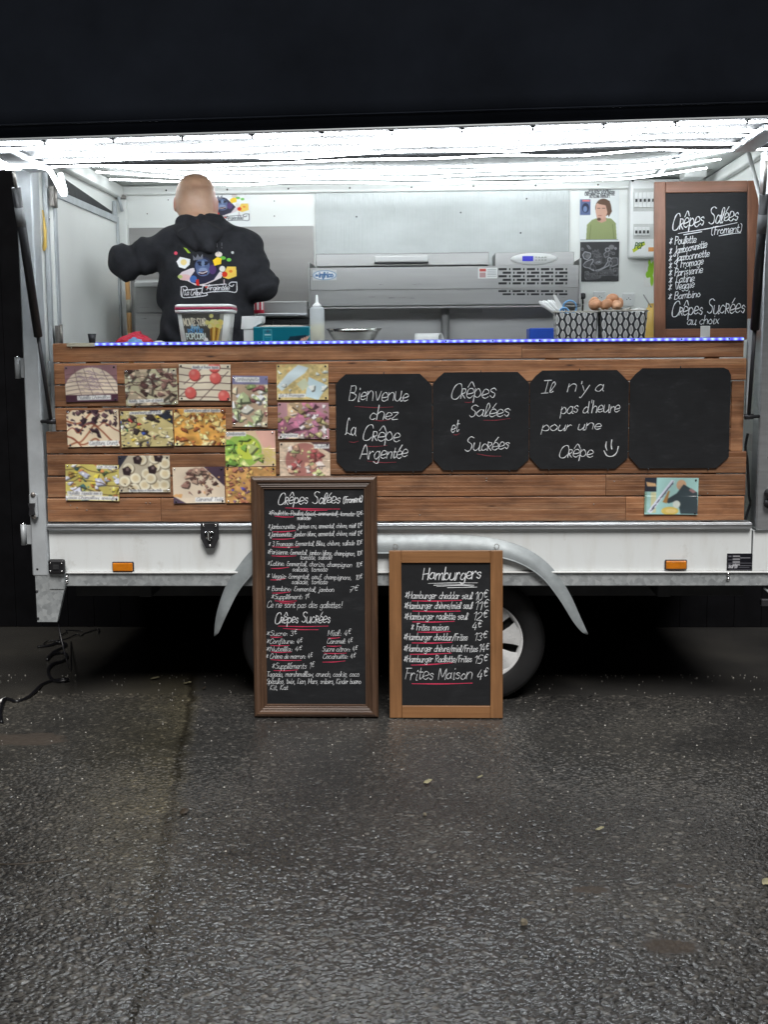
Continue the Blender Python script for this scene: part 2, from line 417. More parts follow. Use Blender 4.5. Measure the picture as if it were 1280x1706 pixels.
# ================================================================== materials of the place
WHITE = mat('white_panel', (.74, .76, .74), .38, var=.10, vs=3, bump=.05, bs=60)
mat('inner_white', (.87, .89, .86), .42, var=.05, vs=2)
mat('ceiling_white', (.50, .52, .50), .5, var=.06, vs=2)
mat('aluminium', (.62, .64, .66), .36, .85, var=.12, vs=8, stretch=(1, 1, 6))
mat('dull_aluminium', (.48, .51, .53), .48, .2, var=.16, vs=10, bump=.05)
mat('steel', (.40, .40, .395), .42, .6, var=.08, vs=5, stretch=(.6, 1, 6))
mat('chrome', (.75, .75, .75), .14, 1.0, var=.05)
mat('black_plastic', (.014, .014, .016), .42, var=.3, vs=20)
mat('black_rubber', (.010, .010, .011), .62, var=.35, vs=14, bump=.1, bs=90)
mat('dark_metal', (.05, .05, .055), .5, .6, var=.3)
mat('underside', (.03, .031, .033), .7, .2, var=.4)
mat('white_plastic', (.80, .81, .80), .4, var=.04)
mat('amber', (.62, .19, .008), .18, var=.2, vs=40, bump=.25, bs=350, **{'Transmission_Weight': .0})
mat('hinge_grey', (.3, .28, .26), .45, .7, var=.35, vs=30)
mat('fridge_steel', (.36, .36, .355), .32, .65, var=.06, vs=4, stretch=(.5, 1, 12))
mat('grey_panel', (.30, .30, .29), .42, .35, var=.14, vs=3)
mat('canvas', (.010, .0125, .018), .9, var=.25, vs=3, bump=.3, bs=700, spec=.06)
mat('clear_tape', (.7, .7, .68), .3)
b = NB('board_black'); p = b.pos((1, 1, 1.6)); n1 = b.noise(p, 7, 5, .65, .8); n2 = b.noise(b.pos((3, 3, 16)), 6, 5, .7, .5)
b.set(Base_Color=b.ramp(b.math('ADD', b.math('MULTIPLY', n1, .6), b.math('MULTIPLY', n2, .4)), [(.35, (.009, .0095, .011)), (.55, (.013, .014, .016)), (.72, (.030, .031, .034))]), Roughness=b.math('MULTIPLY_ADD', n1, .35, .42), **{'Specular IOR Level': .3})
b.bump(b.noise(b.pos(), 500, 2), .05, .001)
mat('chalk_white', (.80, .82, .84), .8, var=.25, vs=220)
mat('chalk_red', (.62, .035, .10), .75, var=.25, vs=160)
mat('chalk_dim_red', (.22, .03, .045), .8, var=.4, vs=90)
b = NB('skin'); p = b.pos(); n1 = b.noise(p, 18, 5, .65); n2 = b.noise(p, 900, 2)
c = b.ramp(n1, [(.3, (.54, .31, .20)), (.7, (.66, .41, .28))])
at1 = b.n('ShaderNodeAttribute', attribute_name='shaved').outputs['Fac']; at2 = b.n('ShaderNodeAttribute', attribute_name='ear').outputs['Fac']
c = b.mix(b.math('MULTIPLY', at1, b.ramp(n2, [(.3, (.12, .12, .12)), (.65, (.5, .5, .5))])), c, (.30, .20, .15))
c = b.mix(b.math('MULTIPLY', at2, .75), c, (.50, .17, .11))
b.set(Base_Color=c, Roughness=.42, **{'Subsurface Weight': .12, 'Subsurface Radius': (.01, .004, .002)}); b.bump(n2, .08, .001)
mat('hoodie_cloth', (.025, .0255, .030), .92, var=.35, vs=14, bump=.35, bs=900, spec=.25)
mat('jeans', (.03, .04, .07), .9, var=.3, vs=30, bump=.3, bs=800)
mat('stubble', (.10, .065, .05), .8, var=.5, vs=300)
mat('egg_shell', (.55, .27, .14), .5, var=.2, vs=50)
mat('egg_pale', (.66, .36, .21), .5, var=.2, vs=50)
mat('paper_pulp', (.50, .48, .42), .9, var=.15, vs=80, bump=.3)
mat('teal_card', (.004, .14, .18), .4, var=.15)
mat('red_plastic', (.62, .02, .055), .35, var=.15)
mat('blue_plastic', (.01, .07, .45), .4, var=.1)
mat('light_blue', (.16, .38, .66), .35, var=.1)
mat('broom_wood', (.55, .30, .11), .5, var=.2, vs=12, stretch=(1, 1, .2))
mat('yellow_plastic', (.75, .50, .12), .4, var=.15)
mat('stone', (.16, .14, .10), .85, var=.5, vs=60, bump=.4, bs=200)
mat('pale_leaf', (.36, .33, .20), .6, var=.3, vs=60)
mat('dark_leaf', (.045, .032, .02), .55, var=.4, vs=60)
mat('grit', (.52, .50, .46), .7, var=.5, vs=90)
mat('cable_black', (.008, .008, .010), .3, var=.2)
mat('lime', (.25, .62, .04), .5)
mat('green_sticker', (.45, .55, .04), .5)
vcol_mat('photo_print', .32, .45); vcol_mat('paper_print', .55, .3); vcol_mat('cloth_print', .85, .15); vcol_mat('label_print', .35, .45)

mat('strip_backing', (.16, .18, .62), .4)
def rope_mat(name, pitch, lo, hi, col, col2=None, sharp=1.0):
    b = NB(name); a = b.n('ShaderNodeAttribute', attribute_name='along')
    s = b.math('SINE', b.math('MULTIPLY', a.outputs['Fac'], 2*math.pi/pitch))
    f = b.math('POWER', b.math('MULTIPLY_ADD', s, .5, .5), sharp)
    if col2 is not None: b.l(b.mix(f, col2, col), b.b.inputs['Emission Color'])
    else: b.b.inputs['Emission Color'].default_value = (*col, 1)
    b.set(Base_Color=(.7, .72, .75), Roughness=.25)
    b.m.cycles.emission_sampling = 'FRONT'
    b.l(b.math('MULTIPLY_ADD', f, hi-lo, lo), b.b.inputs['Emission Strength'])
rope_mat('rope_led', .016, LED_STRENGTH*.7, LED_STRENGTH*1.3, (.90, .96, 1.0))
rope_mat('rope_led_inner', .016, INNER_STRENGTH*.7, INNER_STRENGTH*1.3, (.90, .96, 1.0))
rope_mat('strip_led', .033, .9, 2.0, (.30, .45, 1.0), (.10, .07, 1.0)); MATS['strip_led'].node_tree.nodes['Principled BSDF'].inputs['Base Color'].default_value = (.10, .13, .5, 1)
rope_mat('lamp_tube', 10., 8, 8, (.9, .96, 1.0))

b = NB('stained_pine'); p = b.pos((1.0, 22, 22)); rn = b.rnd()
off = b.n('ShaderNodeCombineXYZ'); b.l(b.math('MULTIPLY', rn, 37), off.inputs[0]); b.l(b.math('MULTIPLY', rn, 91), off.inputs[2])
va = b.n('ShaderNodeVectorMath', operation='ADD'); b.l(p, va.inputs[0]); b.l(off.outputs[0], va.inputs[1])
g1 = b.noise(va.outputs[0], 2.2, 6, .65, .5)
c1 = b.ramp(g1, [(.22, (.13, .052, .024)), (.40, (.28, .130, .062)), (.56, (.40, .205, .105)), (.82, (.58, .37, .22))])
kv = b.pos((3.1, 3, 14)); va2 = b.n('ShaderNodeVectorMath', operation='ADD'); b.l(kv, va2.inputs[0]); b.l(off.outputs[0], va2.inputs[1])
kn = b.vor(va2.outputs[0], 1.1); c2 = b.mix(b.ramp(kn, [(.02, (1, 1, 1)), (.10, (0, 0, 0))]), c1, (.05, .02, .01))
tone = b.ramp(rn, [(0, (.62, .58, .55)), (.5, (.92, .88, .86)), (1, (1.22, 1.10, .98))])
dirt = b.ramp(b.noise(b.pos((2, 2, 5)), 2.5, 5, .65), [(.32, (.58, .58, .60)), (.55, (1, 1, 1)), (.75, (1.15, 1.1, 1.02))])
c2 = b.mix(b.ramp(b.noise(b.pos((1.5, 2, 9)), 3.1, 5, .7), [(.55, (0, 0, 0)), (.75, (.55, .55, .55))]), c2, (.25, .185, .14))
b.set(Base_Color=b.mix(1, b.mix(1, c2, tone, 'MULTIPLY'), dirt, 'MULTIPLY'), Roughness=b.math('MULTIPLY_ADD', g1, .2, .38), **{'Specular IOR Level': .45})
b.bump(g1, .35, .0015)
def frame_wood(name, lo, hi, ver=True):
    b = NB(name); p = b.pos((40, 30, 1.6) if ver else (1.6, 30, 40)); g = b.noise(p, 1.5, 5, .6, .4)
    b.set(Base_Color=b.mix(1, b.ramp(g, [(.3, lo), (.7, hi)]), b.ramp(b.noise(b.pos(), 4, 4), [(.35, (.8, .8, .8)), (.65, (1, 1, 1))]), 'MULTIPLY'), Roughness=.42); b.bump(g, .15, .001)
for v in (True, False):
    frame_wood('oak_v' if v else 'oak_h', (.21, .095, .035), (.31, .15, .06), v)
    frame_wood('walnut_v' if v else 'walnut_h', (.055, .030, .019), (.14, .078, .046), v)
    frame_wood('cherry_v' if v else 'cherry_h', (.20, .085, .045), (.30, .13, .075), v)

# galvanised steel
b = NB('galvanised'); p = b.pos()
sp = b.vor(p, 55, out='Color'); sx = b.n('ShaderNodeSeparateColor'); b.l(sp, sx.inputs[0])
f = b.math('ADD', b.math('MULTIPLY', sx.outputs[0], .35), b.math('MULTIPLY', b.noise(p, 12, 4), .65))
b.set(Base_Color=b.ramp(f, [(.25, (.30, .32, .33)), (.6, (.47, .50, .51)), (.85, (.58, .60, .60))]), Metallic=.45, Roughness=b.math('MULTIPLY_ADD', sx.outputs[1], .18, .38))
# white body panel gets streaks of road dirt that belong to it
b = NB('dirty_panel'); p = b.pos((7, 7, 1.2)); q = b.pos()
st = b.noise(p, 2, 5, .6); sp = b.noise(q, 9, 6, .7)
c = b.mix(b.ramp(st, [(.5, (0, 0, 0)), (.78, (.35, .35, .35))]), (.74, .77, .77), (.48, .46, .40))
c = b.mix(b.ramp(sp, [(.58, (0, 0, 0)), (.72, (.35, .35, .35))]), c, (.33, .30, .25))
b.set(Base_Color=c, Roughness=.36); b.bump(b.noise(q, 5, 2), .06, .004)
# ribbed translucent ceiling sheet
b = NB('ribbed_sheet'); w = b.n('ShaderNodeTexWave', wave_type='BANDS', bands_direction='X'); b.l(b.pos(), w.inputs['Vector']); w.inputs['Scale'].default_value = 28
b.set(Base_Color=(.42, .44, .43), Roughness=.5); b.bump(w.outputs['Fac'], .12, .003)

# wet asphalt: stones in dark binder, worn film, moss-brown lane on the left of the seam, a few earth stains
b = NB('wet_asphalt'); p = b.pos((1, 1, 1)); warp = b.n('ShaderNodeVectorMath', operation='ADD')
nz = b.n('ShaderNodeTexNoise'); b.l(p, nz.inputs['Vector']); nz.inputs['Scale'].default_value = 40
sc_ = b.n('ShaderNodeVectorMath', operation='SCALE'); b.l(nz.outputs['Color'], sc_.inputs[0]); sc_.inputs['Scale'].default_value = .012
b.l(p, warp.inputs[0]); b.l(sc_.outputs[0], warp.inputs[1]); P2 = warp.outputs[0]
v1 = b.n('ShaderNodeTexVoronoi', feature='F1'); b.l(P2, v1.inputs['Vector']); v1.inputs['Scale'].default_value = 95
v2 = b.vor(P2, 210); big = b.noise(p, 1.3, 4, .55); mid = b.noise(p, 7, 5, .6); fine = b.noise(p, 260, 3)
cs = b.n('ShaderNodeSeparateColor'); b.l(v1.outputs['Color'], cs.inputs[0])
tone_ = b.n('ShaderNodeAttribute', attribute_name='stone_tone').outputs['Fac']; hgt_ = b.n('ShaderNodeAttribute', attribute_name='stone_height').outputs['Fac']
stone = b.ramp(tone_, [(0, (.030, .030, .030)), (.6, (.042, .041, .039)), (.95, (.055, .053, .050)), (1, (.11, .105, .095))])
c = b.mix(b.ramp(hgt_, [(.05, (1, 1, 1)), (.6, (0, 0, 0))]), stone, (.010, .010, .010))
sx = b.n('ShaderNodeSeparateXYZ'); b.l(b.pos(), sx.inputs[0])
S1, S2 = atz(312, 1190), atz(255, 1520)
kx = (S2.x-S1.x)/(S2.y-S1.y)
seam = b.math('SUBTRACT', b.math('SUBTRACT', sx.outputs[0], b.math('MULTIPLY_ADD', b.math('SUBTRACT', sx.outputs[1], S1.y), kx, S1.x)), b.math('MULTIPLY', b.math('SUBTRACT', mid, .5), .10))
yfade = b.ramp(b.math('MULTIPLY_ADD', sx.outputs[1], .3, .85), [(.18, (0, 0, 0)), (.5, (1, 1, 1))])
moss = b.math('MULTIPLY', b.ramp(b.math('MULTIPLY_ADD', seam, -1.0, .5), [(.44, (0, 0, 0)), (.52, (1, 1, 1)), (.75, (.5, .5, .5)), (1, (.15, .15, .15))]), b.math('MULTIPLY', yfade, b.math('MULTIPLY', mid, 1.9), None, True))
c = b.mix(moss, c, b.mix(1, c, (1.4, 1.3, .95), 'MULTIPLY'))
tar = b.ramp(b.math('MULTIPLY_ADD', seam, 4.0, .5), [(.40, (0, 0, 0)), (.5, (1, 1, 1)), (.62, (0, 0, 0))])
c = b.mix(b.math('MULTIPLY', tar, .85), c, (.014, .012, .008))
rough = b.ramp(b.math('ADD', b.math('MULTIPLY', big, .7), b.math('MULTIPLY', mid, .3)), [(.36, (.13, .13, .13)), (.62, (.24, .24, .24))])
for (px, py, rx, ry) in ((1118, 1576, .075, .05), (985, 1482, .07, .03), (1140, 1476, .035, .02), (30, 1230, .25, .10)):
    s = atz(px, py)
    d = b.math('SQRT', b.math('ADD', b.math('POWER', b.math('DIVIDE', b.math('SUBTRACT', sx.outputs[0], s.x), rx), 2), b.math('POWER', b.math('DIVIDE', b.math('SUBTRACT', sx.outputs[1], s.y), ry), 2)))
    m_ = b.ramp(b.math('ADD', d, b.math('MULTIPLY_ADD', mid, 1.2, -.6)), [(.75, (1, 1, 1)), (1.1, (0, 0, 0))])
    c = b.mix(b.math('MULTIPLY', m_, .85), c, (.030, .020, .012)); rough = b.math('ADD', rough, b.math('MULTIPLY', m_, .5))
c = b.mix(1, c, b.ramp(big, [(.3, (.74, .74, .74)), (.5, (1.12, 1.11, 1.10)), (.68, (1.55, 1.51, 1.43))]), 'MULTIPLY')
b.set(Base_Color=c, Roughness=rough, **{'Specular IOR Level': .85})
h = b.math('ADD', b.math('MULTIPLY', v2, -.5), b.math('MULTIPLY', fine, .5))
b.bump(h, .35, .0015)

# ================================================================== the ground: one sheet to the horizon, its stones modelled where they can be told apart
rd = random.Random(5)
def worley(X, Y, cell, seed):
    rs_ = np.random.RandomState(seed); n = 512; jx, jy, rv = rs_.rand(n, n), rs_.rand(n, n), rs_.rand(n, n)
    gx, gy = X/cell, Y/cell; ix, iy = np.floor(gx).astype(int), np.floor(gy).astype(int); best = np.full(X.shape, 9.); rid = np.zeros(X.shape)
    for a in (-1, 0, 1):
        for c in (-1, 0, 1):
            cx, cy = ix+a, iy+c; d = np.hypot(gx-cx-jx[cx % n, cy % n], gy-cy-jy[cx % n, cy % n]); m = d < best
            best = np.where(m, d, best); rid = np.where(m, rv[cx % n, cy % n], rid)
    return best, rid
def vnoise(X, Y, cell, seed):
    rs_ = np.random.RandomState(seed); f = rs_.rand(256, 256); gx, gy = X/cell, Y/cell; ix, iy = np.floor(gx).astype(int), np.floor(gy).astype(int); u, v = gx-ix, gy-iy; u = u*u*(3-2*u); v = v*v*(3-2*v)
    q = lambda a, c: f[(ix+a) % 256, (iy+c) % 256]
    return (q(0, 0)*(1-u)+q(1, 0)*u)*(1-v)+(q(0, 1)*(1-u)+q(1, 1)*u)*v
def ground_mesh():
    x0, x1, y0, y1, st = -1.86, 1.86, -2.80, .30, .0042
    nx, ny = int((x1-x0)/st)+1, int((y1-y0)/st)+1
    gx, gy = np.linspace(x0, x1, nx), np.linspace(y0, y1, ny); X, Y = np.meshgrid(gx, gy)
    wx = X+.004*(vnoise(X, Y, .012, 7)-.5); wy = Y+.004*(vnoise(X, Y, .012, 8)-.5)
    f1, id1 = worley(wx, wy, .0110, 1); f2, id2 = worley(wx, wy, .021, 2)
    dome = np.clip((.74-f1)/.34, 0, 1); dome = dome*dome*(3-2*dome); big = np.clip((.55-f2)/.22, 0, 1)*(id2 > .86); big = big*big*(3-2*big)
    H = np.maximum(dome*(.0018+.0034*id1), big*.0046)+.0010*vnoise(X, Y, .008, 3)+.0022*(vnoise(X, Y, .018, 13)-.5)+.006*(vnoise(X, Y, .35, 4)-.5)+.0035*(vnoise(X, Y, .07, 5)-.5)
    worn = np.clip((vnoise(X, Y, .45, 6)-.40)*3, 0, 1)*np.clip((Y+1.3)/.9, 0, 1); H = (H-GZ*0)*(1-.5*worn)
    ed = np.clip(np.minimum(np.minimum(X-x0, x1-X), np.minimum(Y-y0, y1-Y))/.05, 0, 1); H = (H-.004)*ed+GZ
    V = np.stack([X, Y, H], -1).reshape(-1, 3); agg = np.where(big > .02, id2*.5+.5, id1).reshape(-1); hg = np.maximum(np.clip(np.maximum(dome, big)*1.2, 0, 1), worn*.7).reshape(-1)
    k = np.arange((nx-1)*(ny-1)); r, c = k//(nx-1), k % (nx-1); F = np.stack([r*nx+c, r*nx+c+1, (r+1)*nx+c+1, (r+1)*nx+c], 1)
    xs = sorted([-300, -80, -25, -9, -5, -3, x0, x1, 3, 5, 9, 25, 80, 300]); ys = sorted([-60, -15, -7, -4, y0, y1, 1.5, 3, 6, 12, 40, 120, 400]); n0 = len(V)
    C = np.array([(x, y, GZ) for y in ys for x in xs], float); n = len(xs)
    F2 = [(n0+i*n+j, n0+i*n+j+1, n0+(i+1)*n+j+1, n0+(i+1)*n+j) for i in range(len(ys)-1) for j in range(n-1) if not (xs[j] == x0 and ys[i] == y0)]
    V = np.vstack([V, C]); F = np.vstack([F, np.array(F2)]); agg = np.r_[agg, np.full(len(C), .45)]; hg = np.r_[hg, np.full(len(C), .6)]
    me = bpy.data.meshes.new('ground'); me.vertices.add(len(V)); me.vertices.foreach_set('co', V.astype(np.float32).ravel())
    me.loops.add(len(F)*4); me.loops.foreach_set('vertex_index', F.astype(np.int32).ravel()); me.polygons.add(len(F)); me.polygons.foreach_set('loop_start', np.arange(0, len(F)*4, 4, dtype=np.int32))
    me.update(calc_edges=True); me.polygons.foreach_set('use_smooth', np.ones(len(F), bool))
    for nm_, dd in (('stone_tone', agg), ('stone_height', hg)): a_ = me.attributes.new(nm_, 'FLOAT', 'POINT'); a_.data.foreach_set('value', dd.astype(np.float32))
    me.materials.append(MATS['wet_asphalt']); return link('ground', me, kind='structure')
ground_mesh()

# ================================================================== the trailer
YB = 1.5                       # inner face of the back wall
XL, XR = -1.65, 1.74           # outer ends
ZT, ZS, ZC = 1.695, .893, 2.585   # counter, sill, ceiling
T = empty('food_trailer', (0, .75, 0), 'white food trailer with raised serving hatch and brown plank front', 'trailer')
box('floor', XL+.02, XR-.02, .09, YB+.03, .60, .655, 'grey_panel', T)
box('back_wall', XL+.02, XR-.02, YB, YB+.035, .655, ZC+.03, 'inner_white', T)
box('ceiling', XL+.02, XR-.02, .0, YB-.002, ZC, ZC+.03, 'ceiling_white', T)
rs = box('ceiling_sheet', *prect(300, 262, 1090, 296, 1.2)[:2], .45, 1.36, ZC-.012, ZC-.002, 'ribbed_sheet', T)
box('side_wall', XL+.005, XL+.07, .085, YB-.002, .655, ZC-.002, 'inner_white', T)
box('side_wall', XR-.04, XR-.005, .085, YB-.002, .655, ZC-.002, 'inner_white', T)
# trim where back wall meets ceiling, sides meet ceiling
box('cornice', XL+.075, XR-.045, YB-.035, YB-.002, ZC-.052, ZC-.004, 'inner_white', T, .006)
box('cornice', XL+.072, XL+.11, .09, YB-.04, ZC-.07, ZC-.004, 'inner_white', T, .006)
box('cornice', XR-.08, XR-.042, .09, YB-.04, ZC-.06, ZC-.004, 'inner_white', T, .006)
for i in range(9):
    x = -1.3+i*.34; G().lathe([(0, -.003), (.004, -.003), (.005, 0)], (x, YB-.036, ZC-.03), 'Y', 8).build('rivet', 'dark_metal', T)
box('corner_block', -1.575, -1.525, YB-.075, YB-.036, ZC-.075, ZC-.055, 'hinge_grey', T)
# front posts
lp = box('corner_post', XL, XL+.072, -.025, .083, .655, 2.50, 'dull_aluminium', T, .006)
rp = G().box(1.60, 1.665, -.025, .083, ZS-.035, 2.50, .006).build('corner_post', 'aluminium', T)
box('corner_post', 1.668, XR, -.018, .083, .655, 2.50, 'dull_aluminium', T, .01)
box('header_beam', XL, XR, -.015, .06, 2.502, ZC-.002, 'dull_aluminium', T, .004)
for z in (2.3, 1.52, 1.18, .96):
    G().lathe([(0, -.002), (.005, -.002), (.006, 0)], (1.648, -.025, z), 'Y', 10).build('screw', 'dark_metal', rp)
# lower white side, sill, chassis rail
box('lower_panel', XL+.074, 1.59, .004, .05, .672, ZS-.030, 'dirty_panel', T, .001)
box('end_panel', 1.595, XR, -.004, .05, .672, ZS-.037, 'dirty_panel', T, .002)
g = G(); g.box(XL+.074, 1.585, -.022, .055, ZS-.028, ZS, .004); g.box(XL+.074, 1.585, -.026, -.0225, ZS-.012, ZS-.008, .001)
g.build('sill_rail', 'aluminium', T)
box('edge_strip', XL+.06, XR, -.008, .045, .664, .671, 'white_plastic', T, .001)
rail = box('chassis_rail', XL+.06, XR-.01, .004, .07, .603, .662, 'galvanised', T, .003)
for (px, py) in ((111, 961), (111, 968.5), (1214, 956), (1214, 964)):
    c = at(px, py, .004); G().lathe([(0, -.012), (.006, -.011), (.009, -.006), (.0095, 0)], c, 'Y', 12).build('bolt', 'chrome', rail)
g = G(); g.box(XL+.1, XR-.1, .30, .36, .50, .60, .004); g.box(XL+.1, XR-.1, 1.1, 1.16, .50, .60, .004)
for x in (-1.2, -.45, .4, 1.2): g.box(x, x+.06, .12, 1.5, .53, .598, .003)
g.build('chassis_frame', 'underside', T)
# corner steady plate
pts = [at(*q, -.02) for q in ((58, 955), (108, 955), (107.5, 979), (95, 1036), (62, 1036))]
g = G(); g.prism([(q.x, q.z) for q in pts], -.022, .003); sp_ = g.build('steady_plate', 'galvanised', T)
pts = [at(*q, -.024) for q in ((81, 955), (107, 955), (106, 981), (83, 981))]
G().prism([(q.x, q.z) for q in pts], -.027, -.0225).build('steady_flange', 'galvanised', sp_)
for (px, py) in ((62, 948), (61, 985), (63, 1030)):
    G().lathe([(0, -.004), (.005, -.004), (.0055, 0)], at(px, py, -.0225), 'Y', 10).build('bolt_head', 'dark_metal', sp_)
# marker light (black square on the post's foot)
c = at(95, 944, -.03)
g = G(); g.box(c.x-.038, c.x+.038, -.05, -.022, c.z-.033, c.z+.035, .010, 2); ml = g.build('corner_latch', 'black_plastic', T)
G().box(c.x-.014, c.x+.014, -.054, -.0505, c.z-.010, c.z+.012, .002).build('latch_socket', 'underside', ml)
for dx, dz in ((-.026, .018), (.026, .018), (-.026, -.018), (.026, -.018)):
    G().lathe([(0, -.003), (.003, -.003), (.004, 0)], (c.x+dx, -.05, c.z+dz), 'Y', 8).build('rivet', 'chrome', ml)
# amber side reflectors
for (x0, y0, x1, y1) in ((186, 936.5, 222, 953), (1109, 933, 1146, 949.5)):
    X0, X1, Z0, Z1 = prect(x0, y0, x1, y1, -.01)
    g = G(); g.box(X0+.004, X1-.004, -.016, .003, Z0+.004, Z1-.004, .004, 2); r_ = g.build('reflector', 'amber', T)
    G().box(X0, X1, -.006, .0035, Z0, Z1, .003).build('reflector_base', 'black_plastic', r_)
# toggle lock under the sill
X0, X1, Z0, Z1 = prect(335, 872, 365, 915, -.02)
cx = (X0+X1)/2
g = G(); g.prism([(X0, Z1), (X1, Z1), (X1, Z0+.05), (cx+.018, Z0+.006), (cx-.018, Z0+.006), (X0, Z0+.05)], -.031, -.0265); tg = g.build('toggle_lock', 'dark_metal', T)
g = G(); g.box(cx-.02, cx+.02, -.047, -.0335, Z1-.042, Z1-.034, .003); g.box(cx-.006, cx+.006, -.05, -.0335, Z1-.075, Z1-.03, .004); g.tube([(cx-.014, -.042, Z1-.06), (cx+.014, -.042, Z1-.062)], .004); g.build('toggle', 'chrome', tg)
for dx, dz in ((-.028, -.008), (.028, -.008), (0, -.1)):
    G().lathe([(0, -.004), (.006, -.004), (.007, 0)], (cx+dx, -.031, Z1+dz), 'Y', 10).build('rivet', 'chrome', tg)
# maker's plate
X0, X1, Z0, Z1 = prect(1212, 922, 1259, 950, .002)
cv = Cv(72, 44, (22, 22, 30))
for k, y in enumerate((.12, .3, .46, .6)):
    cv.rect(.2, y, .46, y+.1, (150, 150, 155))
cv.rect(.46, .24, .82, .28, (150, 150, 155)); cv.rect(.04, .36, .46, .39, (120, 120, 128)); cv.rect(.04, .56, .95, .585, (150, 150, 155))
cv.rect(.05, .14, .16, .2, (110, 110, 118)); cv.rect(.05, .62, .14, .66, (120, 120, 128))
cv.text('saris', .06, .38, .84, .14, (190, 190, 196), .03, .25); cv.rect(.42, .7, .95, .73, (120, 120, 126)); cv.rect(.42, .8, .8, .83, (105, 105, 112)); cv.rect(.1, .93, .9, .95, (90, 90, 96))
print_mesh('maker_plate', cv, lambda u, v: Vector((X0+(X1-X0)*u, -.001, Z1+(Z0-Z1)*v)), 'label_print', T, .004)
# latch on the post and the door hinges outside
g = G(); c = at(54, 842, -.03)
g.box(c.x-.012, c.x+.024, -.045, -.026, c.z-.055, c.z+.055, .006); lt = g.build('over_centre_latch', 'dull_aluminium', T)
g = G(); g.prism([(c.x-.012, c.z+.012), (c.x+.018, c.z+.012), (c.x+.012, c.z-.012), (c.x+.016, c.z-.04), (c.x-.01, c.z-.04), (c.x-.006, c.z-.012)], -.06, -.046); g.build('latch_lever', 'dark_metal', lt)
for dz in (.05, -.05): G().lathe([(0, -.006), (.010, -.005), (.012, 0)], (c.x+.008, -.045, c.z+dz), 'Y', 12).build('latch_screw', 'hinge_grey', lt)
for (px, py) in ((33, 613), (43, 890)):
    c = at(px, py, .06); g = G(); g.tube([(c.x-.006, .045, c.z-.048), (c.x-.006, .045, c.z+.048)], .013, 12); g.box(c.x+.008, XL+.0, .042, .05, c.z-.044, c.z+.044, .001)
    hg = g.build('door_hinge', 'dull_aluminium', T); G().lathe([(0, .01), (.008, .006), (.009, 0)], (c.x-.006, .045, c.z+.048), 'Z', 10).build('hinge_pin', 'chrome', hg)

mat('fender_zinc', (.31, .34, .35), .5, .3, var=.22, vs=14)
# fender over the tandem wheels
lip = [(356, 1060), (358, 1035), (364, 1008), (376, 975), (392, 948), (421, 914), (460, 896), (520, 889), (650, 889), (760, 889), (830, 897), (880, 914), (920, 944), (948, 985), (968, 1028), (981, 1057)]
path = smooth_path([tuple(at(px, py, .0)) for px, py in lip], 4); n = len(path)
cxm = sum(p[0] for p in path)/n; czm = .25
vs = []; fs = []; SEC = (.0, .06, .14, .25, .4, .58, .78, .93, 1.0)
for i, p in enumerate(path):
    t = i/(n-1); wv = .082*math.sin(math.pi*min(1, max(0, t)))**.55+.003
    d = np.array([cxm-p[0], 0, czm-p[2]])
    tg_ = path[min(i+1, n-1)]-path[max(i-1, 0)]; nn = np.array([tg_[2], 0, -tg_[0]]); nn /= np.linalg.norm(nn)
    if nn @ d < 0: nn = -nn
    bulge = .030*min(1, wv/.05)
    prof = [p+np.array([0, .10, 0]), p+np.array([0, .012, 0])]+[p+nn*wv*s_+np.array([0, .006-bulge*math.sin(min(1, s_*1.25)*math.pi/2), 0]) for s_ in SEC]
    prof += [p+nn*(wv+.002)+np.array([0, .003-bulge, 0]), p+nn*wv+np.array([0, .014-bulge, 0])]
    vs += prof
m_ = len(prof)
for i in range(n-1):
    for k in range(m_-1): fs.append((i*m_+k, i*m_+k+1, (i+1)*m_+k+1, (i+1)*m_+k))
g = G(); g.add(vs, fs, True); fend = g.build('fender', 'fender_zinc', T)
so = fend.modifiers.new('thickness', 'SOLIDIFY'); so.thickness = .003
for px in (500, 770):
    c = at(px, 893, .0); G().box(c.x-.02, c.x+.02, .01, .2, c.z-.09, c.z-.085, .001).build('fender_bracket', 'underside', fend)

